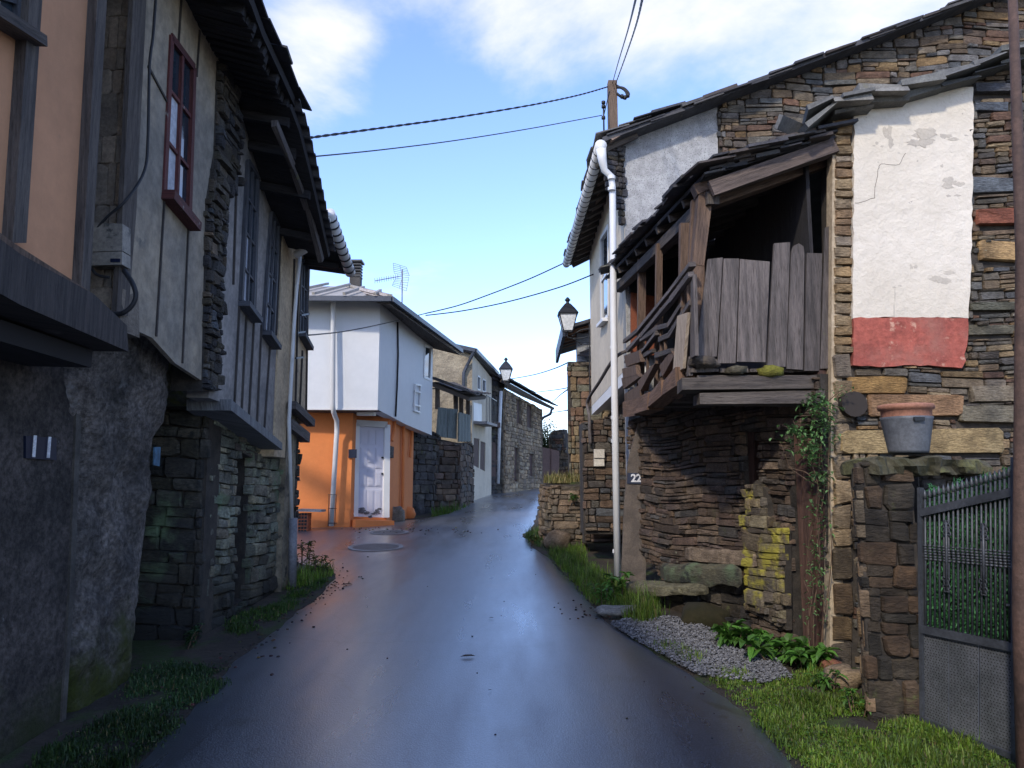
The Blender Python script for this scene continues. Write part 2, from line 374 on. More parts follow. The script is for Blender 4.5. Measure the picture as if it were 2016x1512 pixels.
# ---------------------------------------------------------------- generators
PAL_WARM = [(.17, .13, .09), (.13, .12, .1), (.1, .105, .11), (.22, .165, .105), (.25, .17, .085), (.2, .17, .13), (.12, .09, .07), (.16, .095, .065), (.15, .145, .13), (.14, .12, .09), (.1, .09, .08)]
PAL_DARK = [(.07, .065, .06), (.09, .08, .07), (.055, .055, .06), (.11, .095, .075), (.08, .07, .05)]
PAL_BROWN = [(.12, .085, .06), (.16, .115, .08), (.09, .07, .055), (.14, .1, .08), (.1, .09, .08), (.19, .14, .1)]
PAL_OCHRE = [(.32, .24, .14), (.27, .21, .135), (.36, .25, .13), (.27, .225, .17), (.28, .19, .11)]
PAL_SLATE = [(.07, .068, .075), (.09, .085, .085), (.055, .055, .062), (.1, .08, .07), (.12, .115, .11)]
def stone1(mb, wall, s0, s1, z0, z1, dep, col, off=0, cut=.25, wob=None):
    w = s1-s0; h = z1-z0; c = min(w, h)*cut*.7
    pts = [(s0+c*U(.5, 1.6), z0), (s1-c*U(.5, 1.6), z0), (s1, z0+c*U(.4, 1.3)), (s1, z1-c*U(.4, 1.3)),
           (s1-c*U(.5, 1.6), z1), (s0+c*U(.5, 1.6), z1), (s0, z1-c*U(.4, 1.3)), (s0, z0+c*U(.4, 1.3))]
    j = min(w, h)*.09
    pts = [(a+U(-j, j), b+U(-j, j)+(wob(a) if wob else 0)) for a, b in pts]
    cx = (s0+s1)/2; cz = (z0+z1)/2+(wob(cx) if wob else 0)
    b = len(mb.v)
    mb.v += [wall.pt(a, q, off-.03) for a, q in pts]
    mb.v += [wall.pt(a, q, off+dep*.55) for a, q in pts]
    k = min(w, h)*.1
    def ins(a, q):
        dx = cx-a; dz = cz-q; l = math.hypot(dx, dz) or 1
        return a+dx/l*k, q+dz/l*k
    tlt = U(-.25, .25)*dep; tl2 = U(-.3, .3)*dep
    mb.v += [wall.pt(*ins(a, q), off+dep*(1+U(-.12, .12))+tlt*(a-cx)/w+tl2*(q-cz)/h) for a, q in pts]
    mb.v.append(wall.pt(cx+U(-.2, .2)*w, cz, off+dep*U(1.0, 1.2)))
    for i in range(8):
        n = (i+1) % 8
        mb.face((b+i, b+n, b+8+n, b+8+i), col); mb.face((b+8+i, b+8+n, b+16+n, b+16+i), col); mb.face((b+16+i, b+16+n, b+24), col)
def stones(mb, wall, poly, rh=(.05, .13), ln=(.12, .45), dep=(.02, .055), pal=PAL_WARM, off=0, holes=(), wob=.015, gap=.006, band=.14, seedf=1.0):
    smin = min(a for a, b in poly); smax = max(a for a, b in poly); zmin = min(b for a, b in poly); zmax = max(b for a, b in poly)
    ph = U(0, 9); wf = lambda s: wob*(math.sin(s*2.1+ph)+.6*math.sin(s*5.3+ph*2))
    def ok(q): return inside(q, poly) and not any(inside(q, h) for h in holes)
    def put(s0, s1, z0, z1, lv):
        cs = [(s0+.01, z0+.005), (s1-.01, z0+.005), (s1-.01, z1-.005), (s0+.01, z1-.005), ((s0+s1)/2, (z0+z1)/2)]
        k = sum(ok(q) for q in cs)
        if k == 0: return
        if k < 5 and lv < 4 and (z1-z0) > .035:
            cc = [ok(q) for q in cs]; zm = (z0+z1)/2
            if cc[0] == cc[1] and cc[2] == cc[3] and cc[0] != cc[2]:
                if cc[0]: put(s0, s1, z0, zm, lv+1)
                else: put(s0, s1, zm, z1, lv+1)
                return
        if k < 5 and lv < 3 and (s1-s0) > .09:
            m = (s0+s1)/2; put(s0, m, z0, z1, lv+1); put(m, s1, z0, z1, lv+1); return
        if k < 3: return
        c = random.choice(pal); t = U(.75, 1.25); t2 = U(.94, 1.06)
        stone1(mb, wall, s0+gap, s1-gap, z0+gap*.7, z1-gap*.7, U(*dep), (c[0]*t*t2, c[1]*t, c[2]*t/t2), off, U(.12, .3), wf)
    z = zmin-.02
    while z < zmax:
        H = U(band*.7, band*1.5); s = smin-U(0, .3)
        while s < smax:
            l = U(*ln)*(1.3 if R() < .15 else 1)
            zz = z
            while zz < z+H-.01:
                h = min(U(*rh), z+H-zz)
                if z+H-zz-h < rh[0]*.7: h = z+H-zz
                if h < .09 and l > .22 and R() < .5:
                    m = s+l*U(.35, .65); put(s, m, zz, zz+h, 0); put(m, s+l, zz, zz+h, 0)
                else: put(s, s+l, zz, zz+h, 0)
                zz += h
            s += l
        z += H
def stone_wall(root, wall, poly, holes=(), name='wall', mt='stone', mort='mortar', thick=.4, back=True, **kw):
    off = kw.get('off', 0)
    if back:
        b = MB(); b.slab(wall, poly, off-thick, off-.004, holes); o = b.build(name, M[mort], root)
    m = MB(); stones(m, wall, poly, holes=holes, **kw)
    if back: m.build('stonework', M[mt], o)
    else: o = m.build(name, M[mt], root)
    return o
def slates(mb, a, b, up, rows, exp=.22, wid=(.18, .4), th=(.012, .03), pal=PAL_SLATE, jit=.05, lift=.02, rag=.06):
    # a,b: eave ends; up: vector up the slope (length = slope length)
    a = Vector(a); b = Vector(b); up = Vector(up); e = (b-a); L = e.length; e.normalize(); un = up.normalized()
    n = e.cross(un).normalized()
    if n.z < 0: n = -n
    for r in range(rows):
        s = -U(0, .1); d0 = r*exp
        if d0 > up.length: break
        while s < L:
            w = U(*wid); t = U(*th); dj = U(-rag, rag*.4)
            w2 = min(w, L-s+.06)
            if w2 < .05: break
            ln = exp*1.7
            k0 = d0+dj; p = [(s+.004, k0+U(-jit, jit)*.5), (s+w2-.004, k0+U(-jit, jit)*.5), (s+w2-U(0, .02), k0+ln), (s+U(0, .02), k0+ln)]
            zl = [lift+.022+U(0, .012)]*2+[lift-.006]*2
            c = random.choice(pal); tt = U(.75, 1.25); col = tuple(q*tt for q in c)
            bi = len(mb.v)
            for q, z in zip(p, zl): mb.v.append(a+e*q[0]+un*q[1]+n*z)
            for q, z in zip(p, zl): mb.v.append(a+e*q[0]+un*q[1]+n*(z+t))
            for i in range(4):
                j = (i+1) % 4; mb.face((bi+i, bi+j, bi+4+j, bi+4+i), col)
            mb.face((bi+3, bi+2, bi+1, bi), col); mb.face((bi+4, bi+5, bi+6, bi+7), col)
            s += w
def quad_slab(mb, p, t, col=(1, 1, 1)):
    p = [Vector(q) for q in p]; n = (p[1]-p[0]).cross(p[3]-p[0]).normalized()
    if n.z < 0: n = -n
    P8 = [q-n*t for q in p]+[q for q in p]
    b = len(mb.v); mb.v += P8
    uv = [(0, 0), ((p[1]-p[0]).length, 0), ((p[1]-p[0]).length, (p[3]-p[0]).length), (0, (p[3]-p[0]).length)]
    mb.face((b+3, b+2, b+1, b), col, uv[::-1]); mb.face((b+4, b+5, b+6, b+7), col, uv)
    for i in range(4):
        j = (i+1) % 4; mb.face((b+i, b+j, b+4+j, b+4+i), col)
def rock(mb, c, r, col, seg=10, rings=6, amp=.22, sd=None):
    c = Vector(c); sd = U(0, 99) if sd is None else sd; b = len(mb.v)
    for i in range(rings+1):
        th = math.pi*i/rings
        for k in range(seg):
            ph = 2*math.pi*k/seg
            d = Vector((math.sin(th)*math.cos(ph), math.sin(th)*math.sin(ph), math.cos(th)))
            q = 1+amp*2*noise.noise(d*1.6+Vector((sd, 0, 0)))
            d = Vector((abs(d.x)**.7*math.copysign(1, d.x), abs(d.y)**.7*math.copysign(1, d.y), abs(d.z)**.7*math.copysign(1, d.z)))
            mb.v.append(c+Vector((d.x*r[0], d.y*r[1], d.z*r[2]))*q)
    for i in range(rings):
        for k in range(seg):
            j = (k+1) % seg; mb.face((b+i*seg+k, b+(i+1)*seg+k, b+(i+1)*seg+j, b+i*seg+j), col)
def text_part(name, txt, size, mt, parent, origin, xdir, zdir, ext=.002):
    cu = bpy.data.curves.new('t', 'FONT'); cu.body = txt; cu.size = size; cu.extrude = ext; cu.offset = .004; cu.align_x = 'CENTER'; cu.align_y = 'CENTER'
    ob = bpy.data.objects.new('t', cu); C.objects.link(ob); bpy.context.view_layer.update()
    me = bpy.data.meshes.new_from_object(ob); bpy.data.objects.remove(ob); bpy.data.curves.remove(cu)
    x = Vector(xdir).normalized(); z = Vector(zdir).normalized(); y = x.cross(z)
    mb = MB(); mb.v = [Vector(origin)+x*q.co.x+z*q.co.y-y*-q.co.z*-1 for q in me.vertices]
    for p in me.polygons: mb.face(list(p.vertices))
    bpy.data.meshes.remove(me)
    return mb.build(name, mt, parent)
def window(root, wall, q, rows=3, cols=2, frame='red_frame', glass='glass', fw=.05, rec=.05, name='window', sill=True, lower=None, proud=.015, sillw=.05):
    # q: four (s,z) corners  tl, tr, br, bl
    tl, tr, br, bl = q
    lp = lambda a, b, t: (a[0]+(b[0]-a[0])*t, a[1]+(b[1]-a[1])*t)
    at = lambda x, y: lp(lp(tl, tr, x), lp(bl, br, x), y)
    f = MB(); pp = lambda s: wall.pt(s[0], s[1], 0)
    for a, b in ((tl, tr), (tr, br), (br, bl), (bl, tl)): f.bar(wall.pt(*a, proud-.02), wall.pt(*b, proud-.02), fw, .04, up=(wall.n.x, wall.n.y, 0))
    for i in range(1, cols): f.bar(wall.pt(*at(i/cols, 0), -.005), wall.pt(*at(i/cols, 1), -.005), fw*.6, .03, up=(wall.n.x, wall.n.y, 0))
    for j in range(1, rows): f.bar(wall.pt(*at(0, j/rows), -.005), wall.pt(*at(1, j/rows), -.005), fw*.45, .02, up=(wall.n.x, wall.n.y, 0))
    w = f.build(name, M[frame], root)
    for i in range(cols):
        for j in range(rows):
            g = MB(); c = [at((i+.03)/cols, (j+.03)/rows), at((i+.97)/cols, (j+.03)/rows), at((i+.97)/cols, (j+.97)/rows), at((i+.03)/cols, (j+.97)/rows)]
            g.slab(wall, c, -.022, -.014)
            mt = glass
            if lower and (j >= lower[0]) and (i in lower[1]): mt = lower[2]
            g.build('pane', M[mt], w)
    if sill:
        sm = MB(); d = .5*fw
        sm.bar(wall.pt(bl[0]-d, bl[1]-fw*.6, .03), wall.pt(br[0]+d, br[1]-fw*.6, .03), sillw, .12, up=(wall.n.x, wall.n.y, 0)); sm.build('sill', M[frame], w)
    return w

# ================================================================ SETTING
def build_ground():
    mb = MB(); xs = [-300, -120, -60, -30, -16, -9]+[-6+i*.4 for i in range(31)]+[9, 16, 30, 60, 120, 300]
    ys = [-60, -30, -12, -6]+[-3+.5*i for i in range(90)]+[45, 52, 62, 80, 110, 160, 240, 400]
    for y in ys:
        for x in xs:
            z = gz(y)-.012
            if abs(x) < 6.5 and -3 < y < 40: z += .02*noise.noise(Vector((x*1.3, y*1.3, 0)))-.012
            if y > 42: z = gz(y)-.01*(y-42)
            mb.v.append(Vector((x, y, z)))
    n = len(xs)
    for j in range(len(ys)-1):
        for i in range(n-1): mb.face((j*n+i, j*n+i+1, (j+1)*n+i+1, (j+1)*n+i))
    mb.build('ground', M['ground'], smooth=True, kind='structure')
build_ground()
def g2(u, v): q = G(u, v); return (q.y, q.x)
LE = [(-8, -1.9), (0, -1.9), g2(262, 1512), g2(340, 1420), g2(450, 1300), g2(560, 1215), g2(620, 1170), g2(652, 1130), (10.3, -2.45), (10.9, -3.2), (11.6, -4.6), (12.4, -5.6), (14.2, -5.8),
      (14.5, -4.6), (15.0, -2.9), (15.8, -2.35), g2(812, 1025), g2(875, 1012), g2(912, 988), g2(940, 973), (31, -1.3), (35, -.8), (38, -.4), (42, .4)]
RE = [(-8, 1.75), (0, 1.7), g2(1590, 1512), g2(1490, 1400), g2(1380, 1330), g2(1200, 1220), g2(1140, 1150), g2(1080, 1090), g2(1042, 1058), (15, .45), (18, .6), (24, 1.0), (30, 1.6), (36, 3.2), (42, 6)]
def lerp_edge(E, y):
    for i in range(len(E)-1):
        if E[i][0] <= y <= E[i+1][0]:
            t = (y-E[i][0])/max(1e-6, E[i+1][0]-E[i][0]); return E[i][1]+(E[i+1][1]-E[i][1])*t
    return E[-1][1]
def build_road():
    mb = MB(); y = -8.0; n = 14; ys = []
    while y < 42: ys.append(y); y += .12 if y < 14 else .3
    for y in ys:
        a = lerp_edge(LE, y)+.035*noise.noise(Vector((y*3, 0, 0)))+.02*noise.noise(Vector((y*11, 0, 3)))
        b = lerp_edge(RE, y)+.035*noise.noise(Vector((y*3, 9, 0)))+.02*noise.noise(Vector((y*11, 5, 3)))
        for i in range(n+1):
            t = i/n; x = a+(b-a)*t
            cam = .03*(1-(2*t-1)**2)
            z = gz(y)+.012+cam+(0 if 0 < i < n else -.045)
            mb.v.append(Vector((x, y, z)))
    for j in range(len(ys)-1):
        for i in range(n):
            q = j*(n+1)+i; mb.face((q, q+1, q+n+2, q+n+1))
    mb.build('road', M['asphalt'], smooth=True, kind='structure')
build_road()
def roadz(x, y):
    a = lerp_edge(LE, y); b = lerp_edge(RE, y); t = (x-a)/(b-a)
    return gz(y)+.012+.03*(1-(2*t-1)**2) if 0 < t < 1 else gz(y)

# manholes
for (u, v, rr, lab) in ((740, 1083, .42, 'round manhole in a pale concrete ring, the nearer of two on the road'), (766, 1053, .34, 'smaller round manhole further back, close to the orange house step')):
    q = G(u, v); z = roadz(q.x, q.y)+.003; t = T('manhole_cover', lab, 'manhole', (q.x, q.y, z), 'manholes in the road')
    mb = MB(); seg = 40
    def sl(x, y): return .06*(y-q.y)
    for r in (rr, rr*.84):
        for k in range(seg): a = 2*math.pi*k/seg; x = q.x+r*math.cos(a); y = q.y+r*math.sin(a); mb.v.append(Vector((x, y, roadz(x, y)+.008)))
    for k in range(seg): j = (k+1) % seg; mb.face((k, j, seg+j, seg+k))
    mb.build('ring', M['cover'], t)
    mb = MB()
    for k in range(seg): a = 2*math.pi*k/seg; x = q.x+rr*.83*math.cos(a); y = q.y+rr*.83*math.sin(a); mb.v.append(Vector((x, y, roadz(x, y)+.006)))
    mb.face(list(range(seg))); mb.build('lid', M['iron'], t)

# ================================================================ LEFT ROW
LA = Wall(-2.1, 0, -2.32, 4.3)
LW = Wall(-2.37, 3, -2.6, 9.55)
LL = Wall(-2.87, 3, -2.68, 9.55)
dn = lambda w: (w.n.x, w.n.y, 0)

# --- near orange house
h = T('orange_house', 'nearest left house with faded orange plaster between dark posts, on a dark rendered ground floor', 'house', (-3, 3, 0))
pa = LA.S(188, 0); pb = LA.S(152, 572); pc = LA.S(0, 478)
wn = LA.SS([(-60, -60), (36, -40), (36, 50), (-60, 10)])
m = MB(); m.slab(LA, [(-6, pc[1]+.1), pc, pb, (pa[0], 5.6), (-6, 5.6)], -.25, 0, [wn]); w0 = m.build('wall', M['orange_pale'], h)  # wall continues unseen behind the viewer, added to shade the near road
window(h, LA, wn, 2, 1, 'dark_frame', fw=.04, sill=False)
m = MB(); m.bar(LA.px(-70, 5, .05), LA.px(50, 80, .05), .05, .1, up=dn(LA)); m.build('window_sill', M['wood_dark'], h)
for pl in ([(40, -60), (66, -60), (30, 478), (2, 478)], [(176, -60), (196, -60), (158, 575), (140, 575)]):
    m = MB(); m.slab(LA, LA.SS(pl), 0, .05); m.build('post', M['wood_dark'], h)
m = MB(); m.slab(LA, LA.SS([(-150, 395), (0, 500), (150, 578), (218, 640), (222, 692), (0, 600), (-150, 520)]), -.3, .09); m.build('beam', M['wood_beam'], h)
m = MB(); m.slab(LA, LA.SS([(-150, 370), (0, 478), (152, 572), (150, 582), (0, 498), (-150, 393)]), .0, .06); m.build('ledge', M['wood_brown'], h)
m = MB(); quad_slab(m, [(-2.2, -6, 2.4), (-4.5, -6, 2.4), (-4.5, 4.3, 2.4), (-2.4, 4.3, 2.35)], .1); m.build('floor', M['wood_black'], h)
m = MB(); m.slab(LL, [(-9, -.2), (LL.S(96, 1480)[0], -.2), LL.S(97, 1480), LL.S(118, 1180), LL.S(140, 660), (LL.S(140, 660)[0], 2.6), (-9, 2.6)], -.3, .07); m.build('lower_wall', M['concrete_dark'], h)
m = MB(); m.box(-5.5, -4.4, -6, 4.25, -.1, 6); m.box(-4.4, -2.62, 4.05, 4.3, 2.4, 6.0); m.build('rear_wall', M['concrete_dark'], h)
m = MB(); m.slab(LL, LL.SS([(130, 665), (141, 660), (119, 1180), (99, 1480), (91, 1480), (110, 1180)]), .06, .085); m.build('corner_strip', mat('worn_corner_strip', (.11, .1, .085), (.05, .045, .04), 5, .9, .8, 12), h)
# number plate 11
t = T('house_number_sign', 'dark blue enamel plate reading 11 on the near left rendered wall', 'house number', LL.px(52, 880, .08))
m = MB(); m.slab(LL, LL.SS([(22, 858), (84, 862), (84, 906), (22, 902)]), .07, .085); m.build('plate', M['plate_blue'], t)
text_part('number', '1 1', .17, M['plate_white'], t, LL.px(53, 882, .088), (LL.d.x, LL.d.y, 0), (0, 0, 1))

# --- concrete block and cream panel house with red window
h2 = T('panelled_house', 'cream and grey panelled house with a flaking red window under deep slate eaves', 'house', (-3, 6, 0))
BP = Wall(-3.2, 4.6, -2.42, 4.6)
bpl = BP.SS([(120, 655), (236, 650), (232, 430), (256, -120), (176, -120)])
m = MB(); m.slab(BP, bpl, -.25, -.006, col=(.7, .7, .7)); bpo = m.build('block_pier', M['block'], h2)
m = MB(); random.seed(4); stones(m, BP, bpl, rh=(.2, .21), ln=(.39, .4), dep=(.004, .009), pal=[(1, 1, 1), (.85, .85, .85), (1.1, 1.08, 1.05)], gap=.003, band=.2, wob=0); m.build('blockwork', M['block'], bpo)

m = MB(); m.slab(LW, LW.SS([(262, -120), (288, -120), (262, 420), (246, 622), (222, 622), (234, 430)]), -.01, .02); m.build('post', M['wood_dark'], h2)
s1 = LW.S(250, 620); w1 = LW.SS([(336, 72), (381, 133), (371, 436), (322, 376)])
pan = [(LW.S(276, -120)[0], LW.S(276, -120)[1]), s1]+LW.SS([(246, 640), (300, 665), (345, 715), (395, 748)])+[(LW.S(432, 700)[0], LW.S(395, 748)[1]), (LW.S(432, 300)[0], 5.4)]
m = MB(); m.slab(LW, pan, -.035, 0, [w1]); pw = m.build('wall', M['plaster_panel'], h2)
m = MB()
for a in ([(362, -100), (350, 85)], [(392, 60), (386, 150)], [(322, 395), (306, 662)], [(370, 440), (358, 715)], [(290, 130), (330, 205)]):
    m.path([LW.px(*q, .004) for q in a], .018, .014, up=dn(LW), col=(.55, .55, .55))
m.build_each('batten', M['wood_dark'], pw)
window(h2, LW, w1, 3, 2, 'red_frame', fw=.055, sillw=.07, lower=(1, (0,), 'pale_pane'))  # pale left panes are painted sky reflection, not shutters
# rough stone party pier
PP = Wall(-2.37+.02, 3, -2.6+.02, 9.55)
pp = LW.SS([(426, 120), (470, 120), (466, 375), (444, 400), (432, 560), (428, 770), (396, 770), (404, 400), (420, 300)])
stone_wall(h2, LW, pp, name='stone_pier', mt='stone', pal=PAL_DARK+PAL_DARK+PAL_WARM[:3], off=.01, thick=.25, rh=(.04, .12), ln=(.1, .3), dep=(.01, .06), wob=0)
# rough rendered ground floor
bl = [(LL.S(140, 660)[0], 2.6)]+LL.SS([(300, 655), (322, 700), (330, 760), (322, 830), (300, 862), (285, 1040), (265, 1200), (255, 1345), (215, 1400), (150, 1450), (97, 1490)])
bl = [(LL.S(138, 660)[0], 2.75), (LL.S(300, 655)[0], 2.75)]+bl[2:]
mb = MB(); mb.slab(LL, bl, -.35, .0)
o = mb.build('rendered_wall', M['render_rough'], h2)
# lumpy face of the render as a displaced sheet
mb = MB(); nn = 80
def bl_s(z, side):
    xs = []
    for i in range(len(bl)):
        a = bl[i]; b = bl[(i+1) % len(bl)]
        if (a[1] > z) != (b[1] > z): xs.append(a[0]+(z-a[1])*(b[0]-a[0])/(b[1]-a[1]))
    return (min(xs), max(xs)) if len(xs) > 1 else (bl[0][0], bl[1][0])
for j in range(nn*2+1):
    z = .06+(2.74-.06)*j/(nn*2); a, b = bl_s(max(.2, min(2.7, z)), 0)
    for i in range(nn+1):
        s = a+(b-a)*i/nn; e = min(i, nn-i)/nn
        d = .05*noise.fractal(Vector((s*3, z*3, 4)), .8, 2.1, 6)+.06*min(1, e*6)-.01
        d += .10*max(0, (1.0-z))*min(1, e*5)*.4
        tt = max(0, min(1, (z-1.5)/1.1)); ex = .13*tt*tt*(3-2*tt); d += ex; s -= ex*1.7
        mb.v.append(LL.pt(s, z, d))
for j in range(nn*2):
    for i in range(nn): q = j*(nn+1)+i; mb.face((q, q+1, q+nn+2, q+nn+1))
mb.build('render_coat', M['render_rough'], o, smooth=True)
# blue faded mark
m = MB(); m.slab(LL, LL.SS([(289, 880), (301, 880), (299, 918), (288, 916)]), .05, .062); m.build('trail_mark', mat('faded_blue_paint', (.08, .17, .26), (.06, .1, .14), 20, .9), h2)
# lintel over the opening, deep opening with stone reveal
m = MB(); m.slab(LL, LL.SS([(322, 700), (398, 752), (410, 800), (388, 800), (345, 752), (328, 765)]), -.5, .05); m.build('lintel', mat('mossy_lintel', (.22, .2, .16), (.1, .1, .06), 5, .95, .9, 14, bdist=.02, spots=[(3, (.15, .15, .03), .48, .6)]), h2)
RV = Wall(-4.2, 6.78, -2.70, 6.78)
stone_wall(h2, RV, [(0, 0), (1.5, 0), (1.5, 2.75), (0, 2.75)], name='reveal_wall', mt='stone_moss', pal=PAL_DARK, off=0, thick=.3, rh=(.08, .2), ln=(.2, .5), dep=(.02, .07))
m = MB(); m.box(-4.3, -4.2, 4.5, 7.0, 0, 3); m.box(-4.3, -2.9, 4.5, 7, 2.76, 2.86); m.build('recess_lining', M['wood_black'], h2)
# stone ground floor
holes = [LL.SS([(462, 885), (489, 897), (480, 1178), (452, 1200)])]
gpoly = [LL.S(404, 800), LL.S(400, 752), (LL.S(430, 760)[0], 3.0), (LL.S(548, 900)[0], 2.75), (LL.S(548, 900)[0], .2), (LL.S(400, 1200)[0], -.1)]
stone_wall(h2, LL, gpoly, holes, name='stone_wall', mt='stone_moss', pal=[(.34, .34, .26), (.25, .25, .2), (.17, .165, .14), (.4, .36, .26), (.27, .24, .19)], thick=.35, rh=(.06, .16), ln=(.12, .42), dep=(.02, .07))
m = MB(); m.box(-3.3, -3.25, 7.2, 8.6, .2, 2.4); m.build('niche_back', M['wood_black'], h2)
m = MB(); m.bar(LL.px(455, 878, -.02), LL.px(498, 900, -.02), .07, .14, up=dn(LL)); m.build('niche_lintel', M['wood_dark'], h2)
# --- grey panel house with two windows
h3 = T('grey_panel_house', 'blue-grey boarded upper storey with two tall sash windows over mossy stone', 'house', (-3, 8, .3))
w2 = LW.SS([(489, 318), (508, 350), (498, 624), (475, 592)]); w3 = LW.SS([(535, 420), (549, 442), (537, 678), (519, 650)])
gp = [(LW.S(440, 300)[0], 5.3), (LW.S(440, 300)[0], LW.S(438, 790)[1])]+LW.SS([(440, 792), (540, 878)])+[(LW.S(551, 700)[0], LW.S(540, 878)[1]), (LW.S(553, 500)[0], 5.0)]
m = MB(); m.slab(LW, gp, -.2, -.02, [w2, w3]); pw = m.build('wall', M['plaster_grey'], h3)
m = MB()
for a, b in (((474, 600), (464, 800)), ((488, 610), (478, 812)), ((503, 624), (492, 828)), ((517, 640), (508, 842)), ((534, 680), (522, 855)), ((512, 350), (504, 624)), ((556, 430), (546, 660)), ((470, 300), (462, 560))):
    m.bar(LW.px(*a, -.012), LW.px(*b, -.012), .02, .02, up=dn(LW), col=(.6, .62, .65))
m.build_each('batten', M['wood_dark'], pw)
window(h3, LW, w2, 4, 2, 'dark_frame', fw=.05, lower=(2, (0,), 'pale_pane')); window(h3, LW, w3, 4, 2, 'dark_frame', fw=.05, lower=(2, (0,), 'pale_pane'))
m = MB(); m.slab(LW, LW.SS([(437, 786), (541, 872), (541, 886), (437, 808)]), -.3, .08); m.build('sill_board', mat('grey_sill_board', (.22, .23, .24), (.12, .125, .13), 2, .7, .5, 6, grain=True), h3)
# --- tan house at the far end of the row
h4 = T('tan_end_house', 'tan boarded house closing the left row, with grey downpipe and blackened stone foot', 'house', (-3, 9.2, .4))
s0 = LW.S(551, 600)[0]; s9 = 6.55; w4 = LW.SS([(593, 512), (605, 520), (603, 682), (589, 655)])
zb = LW.S(552, 900)[1]
m = MB(); m.slab(LW, [(s0, zb), (s0, 5.0), (s9, 4.9), (s9, LW.S(602, 835)[1]), (LW.S(566, 800)[0], LW.S(566, 803)[1]), (LW.S(565, 800)[0], zb)], -.2, 0, [w4]); pw = m.build('wall', M['plaster_tan'], h4)
m = MB()
for a, b in (((578, 510), (571, 800)), ((586, 560), (580, 805)), ((594, 690), (588, 815)), ((606, 505), (601, 830))): m.bar(LW.px(*a, .01), LW.px(*b, .01), .022, .02, up=dn(LW), col=(.5, .5, .5))
m.build_each('batten', M['wood_dark'], pw)
window(h4, LW, w4, 3, 2, 'dark_frame', fw=.04)
m = MB()
m.bar(LW.px(564, 797, .06), LW.px(603, 833, .06), .09, .1, up=dn(LW)); m.bar(LW.px(566, 835, 0), LW.px(601, 862, 0), .12, .12, up=dn(LW)); m.build('lintel', M['wood_grey'], h4)
ll4 = [(LL.S(548, 1100)[0], .2), (LL.S(548, 900)[0], 2.9), (LL.S(562, 900)[0], 2.9), (LL.S(562, 1000)[0], .2)]
m = MB(); m.slab(LL, [(LL.S(546, 900)[0], .2), (LL.S(546, 900)[0], 3.3), (LL.S(566, 900)[0], 3.3), (LL.S(566, 900)[0], .2)], -.3, .1); m.build('pier', mat('crumbling_tan_render', (.3, .25, .17), (.1, .085, .06), 3, .95, .9, 14, bdist=.02, spots=[(4, (.03, .03, .028), .55, .65)]), h4)
dr = LL.SS([(568, 880), (596, 890), (585, 960), (566, 960)])
stone_wall(h4, LL, [(LL.S(566, 900)[0], .2), (LL.S(566, 900)[0], 2.35), (6.54, 2.3), (6.54, .2)], name='stone_foot', mt='stone_black', pal=PAL_DARK, thick=.3, rh=(.06, .16), ln=(.12, .35), dep=(.02, .06))
m = MB(); m.box(-6.5, -2.66, 9.3, 9.5, .2, 4.9); m.build('end_wall', M['concrete_dark'], h4)
m = MB(); m.tube([LW.px(581, 505, .06), LW.px(576, 560, .05), LW.px(570, 640, .05), LW.px(560, 830, .05), LL.px(547, 1020, .16)], .022, 10); dp = m.build('downpipe', M['metal_white'], h4, smooth=True)
m = MB(); m.tube([LL.px(547, 1020, .18), LL.px(544, 1155, .18)], .05, 12); m.build('lower_pipe', mat('grey_iron_pipe', (.25, .25, .26), (.17, .17, .18), 4, .6), dp, smooth=True)
m = MB()
for u, v in ((578, 620), (570, 655), (567, 705)): m.bar(LW.px(u-6, v, .12), LW.px(u+10, v-2, .12), .02, .02)
m.build('bracket', M['metal_dark'], dp)

# --- eaves and roofs of the left row : edge points traced (pixel, height)
def eave_roof(root, edge, inner, rise, name, kind='slate', depth=4.0):
    """edge: outer eave points, inner: matching points on the wall, roof climbs on from inner"""
    m = MB()
    for i in range(len(edge)-1):
        a, b, c, d = [Vector(q) for q in (edge[i], edge[i+1], inner[i+1], inner[i])]
        quad_slab(m, [a, b, c, d], .05)
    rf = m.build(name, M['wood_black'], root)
    m = MB()
    for i in range(len(edge)-1):
        a, b = Vector(edge[i]), Vector(edge[i+1]); c, d = Vector(inner[i+1]), Vector(inner[i])
        up = (c-b+d-a)*.5; dirn = Vector((-1, 0, 0)); hi = Vector((-depth, 0, depth*rise))
        quad_slab(m, [d, c, c+hi, d+hi], .08)
    m.build('upper_slope', M['slate_plain'], rf)
    m = MB(); tot = Vector(edge[-1])-Vector(edge[0]); n = max(2, int(tot.length/.42))
    for k in range(n):
        t = (k+.5)/n*(len(edge)-1); i = min(int(t), len(edge)-2); q = t-i
        a = Vector(edge[i]).lerp(Vector(edge[i+1]), q); d = Vector(inner[i]).lerp(Vector(inner[i+1]), q)
        a = a.lerp(d, .06+.1*R()); m.bar(a-Vector((0, 0, .09)), d-Vector((.15, 0, .09)), .06, .08, jit=.008)
    m.build_each('rafter', M['wood_black'], rf)
    return rf
def XP(u, v, x): r = ray(u, v); return EYE+r*(x/r.x)
e1 = [(-1.85, -6, 5.35), (-1.87, 1.5, 5.3), XP(500, 0, -1.93), XP(522, 62, -1.95), XP(560, 145, -1.97), XP(592, 218, -1.98)]  # eave starts out of view behind the viewer, extended for its shadow
def inn(e, dz=.12):
    o = []
    for q in e:
        xw = -2.37-.035*(q[1]-3)-.12; o.append((xw, q[1], q[2]+dz*(abs(xw-q[0]))))
    return o
r1 = eave_roof(h2, e1, inn(e1, .35), .4, 'roof')
m = MB()
